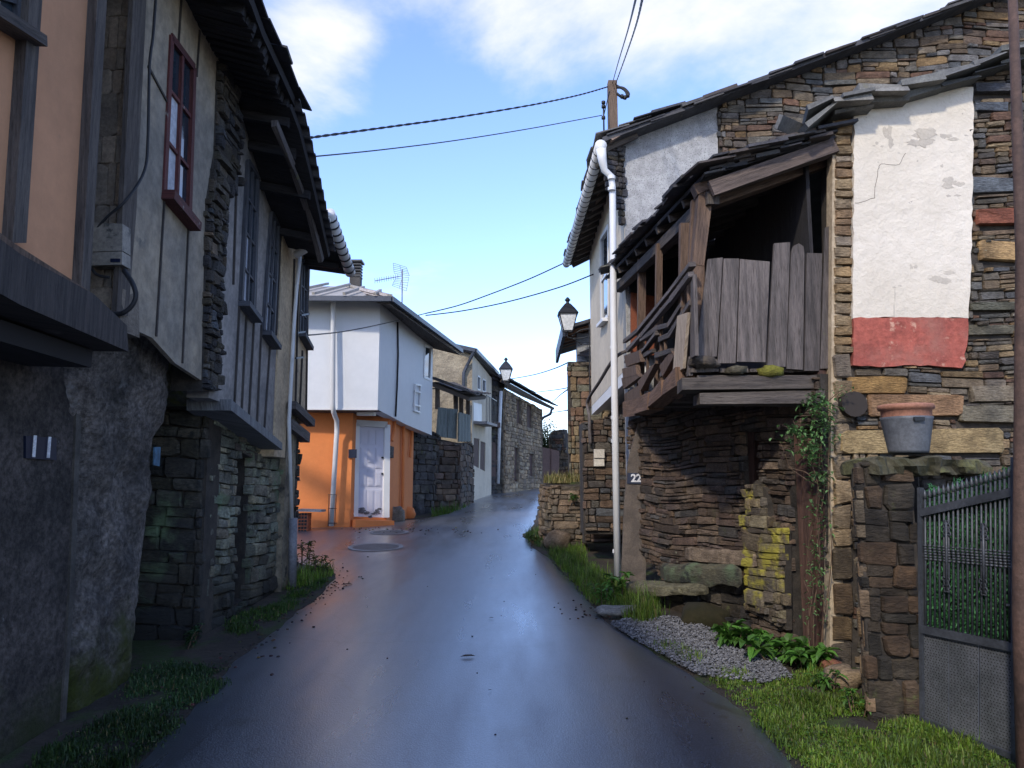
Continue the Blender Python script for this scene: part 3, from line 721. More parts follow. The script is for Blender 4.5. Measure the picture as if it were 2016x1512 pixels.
for i in range(1, len(e1)-1):
    a, b = Vector(e1[i]), Vector(e1[i+1]); inn1 = inn(e1, .35)
    up = (Vector(inn1[i])-a); slates(m, a+Vector((.05, 0, .01)), b+Vector((.05, 0, .01)), up*1.2, 3, .28, (.25, .5), (.012, .02), pal=[(.04, .04, .045), (.055, .055, .06)], jit=.03, rag=.04, lift=.0)
m.build('slates', M['slate'], r1)
e2 = [XP(575, 205, -2.0), XP(592, 250, -1.98), XP(612, 330, -1.98), XP(630, 410, -2.0), XP(650, 500, -2.08)]
i2 = inn(e2, .25)
r2 = eave_roof(h3, e2, i2, .35, 'roof')
m = MB(); prev = None; acc = 0
for i in range(len(e2)-1):      # corrugated sheets
    a, b = Vector(e2[i]), Vector(e2[i+1]); c, d = Vector(i2[i+1]), Vector(i2[i]); k = max(2, int((b-a).length/.018))
    for j in range(k+(i == len(e2)-2)):
        t = j/k; acc = (a+(b-a)*t-Vector(e2[0])).length
        w = .022*math.sin(acc/.15*2*math.pi)+.04
        p0 = a.lerp(b, t)+Vector((.06, 0, w)); p1 = d.lerp(c, t)+Vector((-.3, 0, w+.12))
        bi = len(m.v); m.v += [p0, p1, p0+Vector((0, 0, .014)), p1+Vector((0, 0, .014))]
        if prev is not None:
            q = prev; m.face((q, bi, bi+1, q+1)); m.face((q+2, q+3, bi+3, bi+2)); m.face((q, q+2, bi+2, bi))
        prev = bi
m.build('corrugated_sheet', mat('fibre_cement_sheet', (.09, .09, .1), (.05, .05, .055), 3, .85, .4, 30), r2)
m = MB(); m.path([XP(540, 222, -2.12)-Vector((0, 0, .1)), XP(575, 320, -2.12)-Vector((0, 0, .04)), XP(605, 410, -2.13), XP(632, 505, -2.13)-Vector((0, 0, .05))], .05, .06, jit=.01); m.build('purlin', M['wood_grey'], r2)
e3 = [XP(632, 395, -2.12)+Vector((0, 0, .06)), XP(660, 462, -2.1), XP(688, 535, -2.07)]
i3 = [(-2.75, q[1], q[2]+.1) for q in e3]
r3 = eave_roof(h4, e3, i3, .4, 'roof')
m = MB(); a = XP(648, 415, -2.08)+Vector((0, 0, -.02)); b = XP(690, 538, -2.03)
m.tube([a, a.lerp(b, .5), b], .065, 12); gt = m.build('gutter', M['metal_white'], h4, smooth=True)
m = MB()
for k in range(9): q = a.lerp(b, .08+.105*k); m.tube([q, q+(b-a).normalized()*.02], .071, 12)
m.build_each('hoop', M['metal_dark'], gt)
m = MB(); q = a+Vector((-.02, .02, -.04)); m.tube([q, q+Vector((-.03, 0, -.14)), q+Vector((-.14, .05, -.3)), q+Vector((-.38, .1, -.42))], .045, 10); m.build('outlet', M['metal_white'], gt, smooth=True)

# electric box, cables on the left wall
t = T('meter_box', 'grimy plastic electric box on the left wall beneath a looping cable', 'electric box', (-2.5, 4.7, 3.2))
BX = Wall(-2.44, 4.2, -2.31, 4.35)
c0 = LW.px(200, 452, .14)
m = MB(); xa = LW.px(198, 490, .12); xb = LW.px(256, 490, .12); zt = LW.px(226, 452, .14).z; zb2 = LW.px(226, 530, .14).z; zm = LW.px(226, 505, .14).z
def pbox(m, a, b, z0, z1, dep):
    n = Vector((LW.n.x, LW.n.y, 0)); a = Vector((a.x, a.y, 0)); b = Vector((b.x, b.y, 0))
    mid = (a+b)/2-n*dep/2; m.bar(mid+Vector((0, 0, z0)), mid+Vector((0, 0, z1)), (b-a).length, dep, up=n, col=(1, 1, 1))
pbox(m, xa, xb, zm+.006, zt, .12); m = MB(); m.slab(BP, BP.SS([(197, 449), (257, 451), (257, 503), (197, 505)]), 0, .1); m.build('cover', M['meterbox'], t)
m = MB(); m.slab(BP, BP.SS([(196, 507), (257, 505), (257, 530), (197, 532)]), 0, .105); bx = m.build('base', M['meterbox'], t)
m = MB(); m.slab(BP, BP.SS([(235, 519), (254, 519), (254, 526), (235, 526)]), .105, .108); m.build('label_strip', M['plate_blue'], bx)
def cable(name, pts, r, label, mt='cable', group=None, twist=True, seg=6):
    m = MB(); m.tube(pts, r, seg); return m.build(name, M[mt], None, smooth=True, label=label, cat='cable', group=group)
def smoothpts(p, n=6):
    p = [Vector(q) for q in p]; o = []
    for i in range(len(p)-1):
        p0 = p[max(i-1, 0)]; p1 = p[i]; p2 = p[i+1]; p3 = p[min(i+2, len(p)-1)]
        for k in range(n):
            t = k/n; o.append(.5*((2*p1)+(p2-p0)*t+(2*p0-5*p1+4*p2-p3)*t*t+(3*p1-p0-3*p2+p3)*t**3))
    o.append(p[-1]); return o
cable('wall_cable', smoothpts([LW.px(292, -60, .06), LW.px(284, 60, .06), LW.px(276, 130, .06), LW.px(273, 265, .06), LW.px(266, 335, .06), P(250, 392, 4.52), P(208, 430, 4.5), P(180, 470, 4.52), P(176, 515, 4.52), P(190, 540, 4.52), P(215, 546, 4.53)]), .009, 'thin black cable clipped down the left wall and curving around the electric box')
cable('wall_cable', smoothpts([P(244, 532, 4.54), P(262, 560, 4.5), P(267, 585, 4.5), P(256, 606, 4.5), P(235, 618, 4.5), P(205, 614, 4.54)]), .015, 'thick black cable stub hooking below the electric box')

# ================================================================ WHITE AND ORANGE HOUSE
h5 = T('white_siding_house', 'house with white metal upper storey overhanging a bright orange ground floor', 'house', (-3.5, 15.5, gz(15.5)))
def wall_between(q0, q1): return Wall(q0[0], q0[1], q1[0], q1[1])
pC = P(746, 700, 13.9); pL = P(560, 700, 13.75); pR = P(864, 760, 18.3)
BL_ = wall_between((-5.2, 13.75), (pC.x, pC.y)); BR = wall_between((pC.x, pC.y), (pR.x, pR.y))
Lc = BL_.L; zt_ = BL_.S(745, 590)[1]; zb_ = BL_.S(744, 806)[1]
m = MB(); m.slab(BL_, [(0, zb_), (Lc, zb_), (Lc, zt_), (0, zt_)], -.2, 0)
whole = m.build('siding', M['white_box'], h5)
w5 = BR.SS([(836, 680), (849, 684), (847, 748), (834, 742)]); s5 = BR.SS([(816, 756), (826, 758), (824, 812), (814, 808)])
brp = [(0, zb_)]+BR.SS([(800, 836), (850, 857), (868, 690)])+[(0, zt_)]
brp[-2] = (brp[-3][0]+.0, brp[-2][1])
m = MB(); m.slab(BR, brp, -.2, 0, [w5]); m.build('side_siding', M['white_box'], h5)
window(h5, BR, w5, 1, 1, 'metal_white', fw=.06, sill=False)
m = MB()
for a, b in (((816, 756), (814, 808)), ((826, 758), (824, 812)), ((814, 770), (827, 773)), ((813, 797), (826, 800)), ((816, 757), (827, 759)), ((813, 808), (825, 812))): m.bar(BR.px(*a, .02), BR.px(*b, .02), .035, .035)
m.build('hatch_frame', M['metal_white'], h5)
m = MB(); quad_slab(m, [BL_.pt(0, zb_+.03, -.02), BL_.pt(Lc, zb_+.03, -.02), BR.pt(brp[2][0], zb_-.15, -.05), (-5.4, 18.5, zb_-.15)], .04); m.build('soffit', M['wood_dark'], h5)
m = MB(); m.bar(BL_.pt(0, zb_, .008), BL_.pt(Lc, zb_, .008), .03, .03); m.build('base_trim', M['metal_white'], h5)
# orange ground floor
o1 = G(596, 1046); o2 = G(690, 1042)
o1 = Vector((P(596, 1000, 14.15).x, 14.15)); o2 = Vector((P(690, 1000, 14.35).x, 14.35)); o3 = Vector((P(698, 1000, 14.6).x, 14.6)); o4 = Vector((P(762, 1000, 14.95).x, 14.95)); o5 = Vector((P(812, 1000, 17.2).x, 17.2))
oa = Vector((-5.3, 14.1)); zt5 = zb_-.02; zg = gz(14)-.5
fl = None
for i, (a, b) in enumerate(((oa, o2), (o2, o3), (o3, o4), (o4, o5))):
    w = wall_between(a, b); m = MB()
    if i == 2:
        dq = w.SS([(706, 838), (757, 841), (755, 1019), (703, 1017)]); m.slab(w, [(0, zg), (w.L, zg), (w.L, zt5), (0, zt5)], -.2, 0, [dq]); DW = w
    else: m.slab(w, [(0, zg), (w.L, zg), (w.L, zt5-(.14 if i == 3 else 0)), (0, zt5)], -.2, 0)
    if i == 0: fl = m; OW = w
    m.build('orange_wall', M['orange'], h5)
    if i == 3: OR_ = w
# door
dm = MB(); dm.slab(DW, dq, -.08, -.02); door = dm.build('door', M['door_white'], h5)
tl, tr, br, bl5 = dq
lp = lambda a, b, t: (a[0]+(b[0]-a[0])*t, a[1]+(b[1]-a[1])*t)
at5 = lambda x, y: lp(lp(tl, tr, x), lp(bl5, br, x), y)
m = MB()
for k, x in enumerate((.09, .38, .67)):
    ys = [(.04, .2), (.24, .46 if k != 1 else .4), (.5 if k != 1 else .44, .66), (.7, .95)]
    for (y0, y1) in ys:
        c = [at5(x, y0), at5(x+.24, y0), at5(x+.24, y1), at5(x, y1)]; m.slab(DW, c, -.02, -.008)
        c = [at5(x+.04, y0+.012), at5(x+.2, y0+.012), at5(x+.2, y1-.012), at5(x+.04, y1-.012)]; m.slab(DW, c, -.008, -.002)
m.build('door_panels', M['door_white'], door)
m = MB(); fz = [(tl[0]-.05, tl[1]+.05), (tr[0]+.05, tr[1]+.05), (br[0]+.05, br[1]), (bl5[0]-.05, bl5[1])]
for a, b in ((fz[0], fz[1]), (fz[1], fz[2]), (fz[3], fz[0])): m.bar(DW.pt(*a, .0), DW.pt(*b, .0), .12, .06, up=dn(DW))
m.build('frame', M['metal_white'], door)
m = MB()
for y in (.34, .52): c = at5(.93, y); m.tube([DW.pt(*c, -.03), DW.pt(*c, .02)], .018, 10)
m.build_each('lock', M['metal_dark'], door)
m = MB()
for k in range(26):
    x = U(.05, .9); y = U(.93, .985)-.025*math.sin(x*9); c = at5(x, y); r = U(.01, .035)
    pl = [(c[0]+r*1.6*math.cos(t)*U(.5, 1.2), c[1]+r*math.sin(t)*U(.4, 1)) for t in [i*math.pi/3 for i in range(6)]]
    m.slab(DW, pl, -.03, .001)
m.build('peeled_paint', M['paint_flake'], door)
m = MB(); q = DW.SS([(688, 1022), (762, 1024), (762, 1045), (686, 1045)]); m.slab(DW, q, 0, .35); m.build('step', M['orange'], h5)
# canopy piece below soffit
m = MB(); q = OW.px(720, 815, .25); m.bar(P(705, 812, 14.3), P(738, 812, 14.2), .1, .12); m.build('bracket_light', M['metal_white'], h5)
# pipes and trims on right orange wall
m = MB(); m.tube([OR_.px(774, 824, .04), OR_.px(772, 850, .04), OR_.px(768, 868, .04)], .03, 8); m.tube([OR_.px(790, 832, .05), OR_.px(788, 1000, .05)], .035, 8); m.tube([OR_.px(808, 838, .05), OR_.px(803, 900, .05)], .03, 8); m.build_each('painted_pipe', M['orange'], h5)
m = MB(); m.slab(OR_, OR_.SS([(765, 878), (771, 880), (770, 902), (764, 900)]), 0, .05); m.build('letter_box', M['concrete_dark'], h5)
# number tile
t = T('house_number_sign', 'small dark number tile left of the white panelled door', 'house number', P(694, 893, 14.35))
m = MB(); w = wall_between(o2, o3); c = P(694, 893, 14.32); m.bar(c+Vector((-.075, 0, 0)), c+Vector((.075, .02, 0)), .16, .03, up=(0, 1, 0)); pl = m.build('plate', M['plate_blue'], t)
# gutter pipe left face
m = MB(); m.tube([P(657, 588, 13.62), P(656, 603, 13.7), P(655, 800, 13.66), P(657, 812, 13.75), P(663, 828, 14.02), P(663, 850, 14.1), P(652, 1036, 14.1)], .045, 12); dp = m.build('downpipe', M['metal_white'], h5, smooth=True)
m = MB()
for q0, q1 in (((648, 975), (646, 1036)), ((662, 975), (659, 1036))): m.bar(P(*q0, 14.0), P(*q1, 14.0), .012, .012)
for v in (974, 1001, 1030): m.bar(P(646, v, 14.0), P(663, v, 14.0), .012, .012)
m.build('guard_frame', M['metal_dark'], dp)
# roof
ez = BL_.S(745, 590)[1]+.05
a0 = Vector((-5.6, 13.35, P(600, 583, 13.4).z)); a1 = P(768, 585, 13.4); a2 = P(905, 688, 18.6); 
ap = P(560, 505, 16.5); ap2 = Vector((-4.6, 17.6, ap.z+.05))
rdg = Vector((-3.9, 16.4, P(640, 530, 16.4).z+.25))
m = MB(); t_ = .08
def tri_slab(m, p, t):
    b = len(m.v); m.v += [Vector(q)-Vector((0, 0, t)) for q in p]+[Vector(q) for q in p]; n = len(p)
    m.face([b+i for i in range(n)][::-1], (1, 1, 1), [(q[0], q[1]) for q in p][::-1]); m.face([b+n+i for i in range(n)], (1, 1, 1), [(q[0], q[1]) for q in p])
    for i in range(n): j = (i+1) % n; m.face((b+i, b+j, b+n+j, b+n+i))
L0 = Vector((-9, 13.3, a0.z)); L9 = Vector((-9, 16.5, a0.z+1.0)); K = Vector((-3.7, 16.6, a0.z+1.02)); K2 = Vector((-3.2, 20, a0.z+.9))
tri_slab(m, [L0, a1, K, L9], .04); tri_slab(m, [a1, a2, K2, K], .04)
rf = m.build('roof', M['roof_metal'], h5)
m = MB()
for k in range(12):
    x = -8.5+k*.55
    if x > a1.x-.2: break
    top = min(1, 1-(max(0, x+3.7)/(a1.x+3.7))); p0 = Vector((x, 13.28, a0.z+(a1.z-a0.z)*(x+5.6)/(a1.x+5.6)+.03 if x > -5.6 else a0.z+.03)); p1 = Vector((x, 13.3+3.25*top, a0.z+1.02*top+.05)); m.bar(p0, p1, .05, .05)
m.bar(a1+Vector((0, 0, .03)), K+Vector((0, 0, .03)), .09, .05); m.build_each('standing_seam', M['roof_metal'], rf)
m = MB()
for k in range(22):
    q = a1.lerp(a2, (k+.5)/22); m.bar(q+Vector((.0, 0, .03)), q+Vector((-.6, .1, .2)), .12, .05, col=(.5, .45, .42))
m.build('tiles', M['slate'], rf)
m = MB(); m.path([L0+Vector((0, -.02, -.04)), a1+Vector((.03, -.03, -.04)), a2+Vector((.05, 0, -.04))], .08, .09); m.build('gutter', M['gutter_dark'], h5)
m = MB(); tri_slab(m, [a1+Vector((0, 0, -.12)), a2+Vector((0, 0, -.12)), BR.pt(brp[2][0], BR.S(866, 690)[1]-.02, -.1), BR.pt(0, zt_-.02, -.1)], .02); m.build('eave_soffit', M['wood_dark'], h5)
m = MB(); m.box(-9, -8.9, 13.9, 20, zg, a0.z); m.box(-8.9, -2.6, 19.8, 20, zg, a0.z-.1); m.build('rear_wall', M['white_box'], h5)
# chimney
cq = P(702, 549, 17.2); m = MB(); m.box(cq.x-.12, cq.x+.12, 17, 17.24, a0.z+.6, cq.z+.1); ch = m.build('chimney', M['roof_brick'], rf)
m = MB()
for k in range(5): z = cq.z+.0+k*.07; m.box(cq.x-.13, cq.x+.13, 16.98, 17.26, z, z+.03)
m.box(cq.x-.16, cq.x+.16, 16.95, 17.3, cq.z+.35, cq.z+.39); m.build('cowl', M['metal_dark'], ch)
# antenna
aq = P(792, 587, 16.8); t = T('tv_antenna', 'grey television antenna with grid reflector standing on the metal roof', 'antenna', aq)
top = P(792, 530, 16.8); m = MB(); m.tube([aq-Vector((0, 0, .5)), top], .015, 8); m.build('mast', M['cable_grey'], t)
m = MB(); q0 = P(738, 553, 16.5); q1 = P(792, 543, 16.8); m.tube([q0, q1], .01, 6)
for k in range(11): q = q0.lerp(q1, k/12); m.tube([q+Vector((0, -.02, .055)), q-Vector((0, -.02, .055))], .005, 5)
m.build('boom', M['cable_grey'], t)
m = MB()
for (a, b, c, d) in (((774, 518), (800, 526), (806, 543), (776, 538)), ((778, 549), (805, 546), (800, 573), (772, 562))):
    A, B, Cc, D = P(*a, 16.8), P(*b, 16.8), P(*c, 16.8), P(*d, 16.8)
    for k in range(6): m.tube([A.lerp(D, k/5), B.lerp(Cc, k/5)], .005, 5)
    for k in range(3): m.tube([A.lerp(B, k/2), D.lerp(Cc, k/2)], .005, 5)
m.build('reflector', M['cable_grey'], t)
# bench with hollow brick
t = T('wall_bench', 'thin stone slab bench propped on red hollow bricks by the orange wall', 'bench', P(612, 1040, 13.9))
m = MB(); q0 = P(590, 1004, 13.85); q1 = P(637, 1005, 13.85); m.bar(q0, q1, .35, .04, jit=.006); m.build('seat', M['cover'], t)
m = MB(); q = P(600, 1006, 13.85); zg2 = gz(13.8)
for k in range(3):
    z0 = zg2+k*(q.z-.03-zg2)/3; z1 = zg2+(k+1)*(q.z-.03-zg2)/3-.008; m.box(q.x-.08, q.x+.09, 13.72, 13.98, z0, z1, (.9, .9, .9))
bk = m.build('brick_support', M['brick'], t)
m = MB()
for k in range(3):
    for i in range(2):
        for j in range(3):
            z0 = zg2+k*(q.z-.03-zg2)/3+.02+i*.055; x0 = q.x-.07+j*.053; m.box(x0, x0+.04, 13.712, 13.722, z0, z0+.04)
m.build('brick_hole', M['metal_dark'], bk)
for (u, v, r, lb) in ((690, 1034, (.17, .13, .17), 'rounded boulder against the orange wall left of the door step'), (778, 1028, (.2, .16, .2), 'grey rounded boulder right of the orange door step'), (804, 1018, (.16, .12, .13), 'orange painted rock at the foot of the orange corner')):
    q = G(u, v); m = MB(); rock(m, (q.x, q.y, q.z+r[2]*.5), r, (.22, .2, .17) if 'orange painted' not in lb else (1, 1, 1)); m.build('boulder', M['stone'] if 'orange painted' not in lb else M['orange'], None, smooth=True, label=lb, cat='boulder')

# ================================================================ SHED, CREAM HOUSE, STONE HOUSE (far left side)
h6 = T('open_shed', 'small open wooden gallery with plank front on a dark dry-stone base', 'shed', (-1.9, 20, gz(20)))
A6 = P(812, 950, 17.6); B6 = P(850, 950, 18.4)
w6 = Wall(A6.x, A6.y, B6.x, B6.y)
stone_wall(h6, w6, [(-.3, .6), (w6.L, .6), w6.S(866, 855), w6.S(800, 830)], name='stone_wall', mt='stone_black', pal=[(.1, .1, .11), (.08, .08, .085), (.12, .12, .115)], thick=.4, rh=(.1, .25), ln=(.2, .5), dep=(.02, .06))
C6 = P(905, 950, 21.0); w7 = Wall(B6.x, B6.y, C6.x, C6.y)
w7a = wall_between((P(850, 940, 18.5).x, 18.5), (P(902, 940, 19.2).x, 19.2))
stone_wall(h6, w7a, [(0, .6), (w7a.L, .6), (w7a.L, w7a.S(905, 872)[1]), (0, w7a.S(855, 862)[1])], name='stone_base', mt='stone', pal=PAL_BROWN, thick=.6, rh=(.1, .28), ln=(.3, .8), dep=(.03, .1))
w7b = wall_between((P(902, 940, 19.2).x, 19.2), (P(930, 940, 22.5).x, 22.5))
stone_wall(h6, w7b, [(0, .6), (w7b.L, .6), (w7b.L, w7b.S(930, 872)[1]), (0, w7b.S(903, 872)[1])], name='stone_base', mt='stone', pal=PAL_BROWN, thick=.3, rh=(.1, .2), ln=(.2, .6), dep=(.03, .06))
for (a, b, c, d) in (((862, 802), (878, 804), (877, 862), (858, 858)), ((880, 804), (898, 806), (896, 864), (879, 862))):
    m = MB(); m.slab(w7a, w7a.SS([a, b, c, d]), .0, .05); m.build('board', M['wood_green'], h6)
for k in range(4):
    u = 901+k*6; m = MB(); m.slab(w7b, w7b.SS([(u, 812+k*1.5), (u+5, 812+k*1.5), (u+5, 868), (u, 870)]), .0, .04); m.build('board', M['wood_green'], h6)
for (u, v0, v1, w) in ((864, 758, 805, w7a), (900, 775, 810, w7a), (912, 778, 815, w7b), (925, 780, 870, w7b)):
    m = MB(); m.bar(w.px(u, v0, -.05), w.px(u, v1, -.05), .11, .11, jit=.01); m.build('post', M['wood_dark'], h6)
m = MB(); ra = P(850, 752, 18.2); rb = P(925, 782, 19.0); rc = P(958, 780, 22.5); rd = P(895, 752, 22.5)
quad_slab(m, [ra, rb, rc, rd], .1); rf6 = m.build('roof', M['wood_dark'], h6)
m = MB(); slates(m, ra+Vector((0, -.1, .02)), rb+Vector((.1, -.1, .02)), rd-ra, 3, .3, (.3, .5), (.02, .05)); slates(m, rb+Vector((.1, -.1, .02)), rc+Vector((.1, 0, .02)), Vector((-1, 0, .15)), 3, .3, (.3, .5), (.02, .05)); m.build('slates', M['slate'], rf6)
m = MB(); q = G(897, 985); m.box(q.x-.12, q.x+.12, q.y-.1, q.y+.1, q.z-.05, q.z+.75); q2 = m
m.bar((q.x-.1, q.y, q.z+.75), (q.x+.1, q.y, q.z+.78), .2, .04); m.build('utility_cabinet', M['bin_green'], None, label='narrow green metal cabinet against the dry-stone shed base', cat='cabinet')

h7 = T('cream_house', 'cream-fronted two-storey house with rough stone gable and a tiny iron balcony', 'house', (-1.5, 25, gz(25)))
g0 = P(860, 700, 22.8); g1 = P(930, 700, 23.2); g2_ = P(968, 740, 28.2)
wg = Wall(g0.x-1.5, g0.y-.1, g1.x, g1.y)
zt7 = wg.S(928, 697)[1]
m = MB(); m.slab(wg, [(0, .5), (wg.L, .5), (wg.L, zt7), (wg.L-1.1, wg.S(868, 680)[1]+.12), (0, wg.S(868, 680)[1]+.35)], -.3, 0); m.build('gable_wall', mat('rough_ochre_stone_render', (.38, .32, .22), (.24, .2, .14), 3, .95, 1, 8, bdist=.06, spots=[(3, (.14, .12, .09), .58, .7)]), h7)
wf = Wall(g1.x, g1.y, g2_.x, g2_.y)
wi = [wf.SS([(940, 740), (945, 743), (945, 768), (940, 766)]), wf.SS([(950, 746), (956, 750), (956, 772), (950, 770)]), wf.SS([(933, 862), (944, 864), (943, 922), (932, 916)]), wf.SS([(946, 868), (956, 872), (955, 928), (945, 923)])]
m = MB(); m.slab(wf, [(0, .6), (wf.L, .6), (wf.L, wf.S(966, 742)[1]), (0, zt7)], -.3, 0, wi); m.build('wall', M['cream_wall'], h7)
for k, q in enumerate(wi):
    if k < 2: window(h7, wf, q, 1, 1, 'metal_white', fw=.05, sill=False)
    else:
        m = MB(); m.slab(wf, q, -.08, -.03); m.build('shutter', M['wood_door'], h7)
m = MB(); m.slab(wf, wf.SS([(932, 792), (948, 796), (948, 830), (932, 828)]), -.02, .01); m.build('balcony_door', M['metal_white'], h7)
m = MB(); q0 = wf.px(932, 832, .0); q1 = wf.px(955, 838, .0); n = Vector((wf.n.x, wf.n.y, 0))
m.bar(q0+n*.2, q1+n*.2, .45, .08, up=(0, 0, 1)); bal = m.build('balcony', M['cover'], h7)
m = MB()
for k in range(8): q = q0.lerp(q1, k/7)+n*.4; m.tube([q, q+Vector((0, 0, .85))], .012, 5)
m.bar(q0+n*.4+Vector((0, 0, .85)), q1+n*.4+Vector((0, 0, .85)), .03, .03); m.build('railing', M['metal_dark'], bal)
r0 = P(868, 672, 22.6); r1_ = P(934, 690, 23.0); r2_ = P(978, 736, 28.6)
m = MB(); quad_slab(m, [r1_, r2_, r2_+Vector((-3, 0, .75)), r1_+Vector((-3, 0, .75))], .1); rf7 = m.build('roof', M['slate_plain'], h7)
m = MB(); m.path([r1_+Vector((-1.6, -.05, .36)), r1_+Vector((.03, -.03, .0)), r2_+Vector((.05, 0, 0))], .1, .12); m.tube([r1_+Vector((-.02, -.02, -.05)), wg.px(918, 722, .08), wg.px(912, 735, .08), wg.px(911, 775, .08)], .05, 8); m.build('gutter', M['gutter_dark'], h7)
m = MB(); m.box(-4.5, -1.35, 23.3, 28, .5, zt7-.1); m.build('core', M['cream_wall'], h7)

h8 = T('dark_timber_house', 'narrow dark stone house with white downpipe squeezed beside the cream house', 'house', (-.8, 28.5, gz(28)))
k0 = P(962, 900, 28.4); k1 = P(992, 900, 29.6); w8 = Wall(k0.x, k0.y, k1.x, k1.y)
stone_wall(h8, w8, [(-.2, .9), (w8.L, .9), (w8.L, w8.S(985, 745)[1]), (-.2, w8.S(962, 722)[1])], name='wall', mt='stone_black', pal=PAL_DARK, thick=.4, rh=(.12, .25), ln=(.2, .6), dep=(.02, .06))
m = MB(); q = P(958, 718, 28.2); q2 = P(1005, 752, 29.4); quad_slab(m, [q, q2, q2+Vector((-2, .4, .6)), q+Vector((-2, .4, .6))], .12); m.build('roof', M['slate_plain'], h8)
m = MB(); m.tube([P(986, 770, 29.0), P(983, 840, 29.0), P(980, 952, 29.0)], .07, 8); m.build('downpipe', M['metal_white'], h8, smooth=True)
m = MB(); m.slab(w8, w8.SS([(962, 830), (976, 832), (976, 842), (962, 840)]), 0, .2); m.slab(w8, w8.SS([(964, 870), (975, 872), (974, 945), (963, 942)]), 0, .05); m.build('door', M['wood_door'], h8)

h9 = T('far_stone_house', 'brown stone house at the end of the street with closed shutters and low slate roof', 'house', (.3, 32, gz(32)))
k0 = P(992, 900, 29.4); k1 = P(1066, 900, 35.5); w9 = Wall(k0.x, k0.y, k1.x, k1.y)
ho = [w9.SS([(1016, 786), (1026, 789), (1026, 836), (1016, 832)]), w9.SS([(1036, 796), (1048, 799), (1048, 844), (1036, 840)]), w9.SS([(1041, 892), (1051, 894), (1051, 938), (1041, 937)]), w9.SS([(1012, 880), (1021, 882), (1020, 948), (1011, 948)])]
stone_wall(h9, w9, [(0, 1.0), (w9.L, 1.0), (w9.L, w9.S(1066, 806)[1]), (0, w9.S(992, 764)[1])], ho, name='wall', mt='stone', mort='mortar_light', pal=[(.42, .32, .2), (.34, .26, .17), (.27, .21, .15), (.48, .38, .25)], thick=.4, rh=(.1, .22), ln=(.2, .5), dep=(.02, .05), gap=.012)
for k, q in enumerate(ho):
    m = MB(); m.slab(w9, q, -.15, -.08); m.build('shutter' if k < 3 else 'door', M['wood_door'], h9)
ra = P(996, 750, 28.6); rb = P(1092, 803, 36.0); m = MB(); quad_slab(m, [ra, rb, rb+Vector((-1.5, 3, 1.0)), ra+Vector((-1.5, 3, 1.0))], .12); rf9 = m.build('roof', M['wood_dark'], h9)
m = MB(); slates(m, ra+Vector((.1, -.1, .03)), rb+Vector((.1, -.1, .03)), Vector((-1.5, 3, 1.0)), 4, .35, (.3, .6), (.03, .06)); m.build('slates', M['slate'], rf9)
m = MB(); m.tube([P(1086, 806, 35.6), P(1084, 815, 35.6), P(1070, 822, 35.5), P(1064, 830, 35.4), P(1062, 950, 35.4)], .06, 8); m.build('downpipe', M['gutter_dark'], h9, smooth=True)
m = MB(); m.box(k1.x-.3, k1.x+.05, 35.4, 39, 1, 5); m.build('end_wall', M['mortar_light'], h9)
# stoop planting mass of stones right: brown gate and ruined wall
q0 = P(1066, 920, 36.2); q1 = P(1101, 920, 36.6); wq = Wall(q0.x, q0.y, q1.x, q1.y)
t = T('sheet_metal_gate', 'brown sheet-metal gate closing the end of the street', 'gate', (q0.x, q0.y, 1.3))
m = MB(); m.slab(wq, wq.SS([(1067, 966), (1067, 880), (1101, 888), (1101, 966)]), -.05, 0); m.build('leaf', M['brown_gate'], t)
m = MB(); m.bar(wq.px(1085, 884, .02), wq.px(1085, 966, .02), .06, .06); m.build('stile', M['brown_gate'], t)
t = T('ruined_wall', 'broken dry-stone wall with a stacked stone stump beside the brown gate', 'wall', (3, 37.5, 1.2))
wr = Wall(P(1066, 900, 38).x, 38, P(1160, 900, 37).x, 37)
stone_wall(t, wr, wr.SS([(1080, 968), (1080, 862), (1088, 848), (1110, 845), (1114, 880), (1116, 893), (1170, 893), (1170, 968)]), name='stonework', mt='stone', pal=PAL_WARM, thick=.5, rh=(.1, .25), ln=(.25, .7), dep=(.03, .1), back=True)

# ================================================================ RIGHT SIDE
# --- white and grey gable house (rear)
h10 = T('slate_gable_house', 'tall house with grey roughcast and rubble gable, cream street wall and long white gutter', 'house', (2.5, 11, gz(11)))
WG = Wall(1.44, 9.4, 8, 9.4); WS = Wall(1.44, 9.4, 1.5, 14.3)
vz = lambda u, v: WG.S(u, v)
vl = WG.SS([(1243, 255), (1330, 222), (1412, 196), (1540, 152), (1700, 92), (1900, 20), (2300, -125)])
m = MB(); m.slab(WG, [(0, 1.2), (vz(1412, 700)[0], 1.2), (vl[2][0], vl[2][1]), vl[1], (0, vl[0][1])], -.3, 0); m.build('roughcast_wall', M['pebble'], h10)
s0 = vz(1412, 300)[0]
stone_wall(h10, WG, [(s0, 1.2), (vl[-1][0], 1.2)]+vl[:1:-1], name='rubble_wall', pal=PAL_WARM+[(.2, .19, .18), (.16, .15, .14)], thick=.3, rh=(.04, .13), ln=(.12, .5), dep=(.02, .05), wob=.03, mt='stone')
zs = WS.S(1165, 800)[1]; zs = P(1156, 800, 14.3).z; ze = P(1186, 285, 9.2).z
ws = WS.SS([(1183, 470), (1198, 445), (1198, 622), (1184, 638)])
w11 = [ws[0], ws[1], ws[2], ws[3]]
m = MB(); m.slab(WS, [(.29, zs), (WS.L, zs), (WS.L, ze+.25), (.29, ze+.25)], -.3, .003, [w11]); m.slab(WS, [(.01, zs), (.29, zs), (.29, ze+.25), (.01, ze+.25)], -.002, .003); m.build('street_wall', M['cream_wall'], h10)
window(h10, WS, w11, 2, 1, 'metal_white', fw=.07)
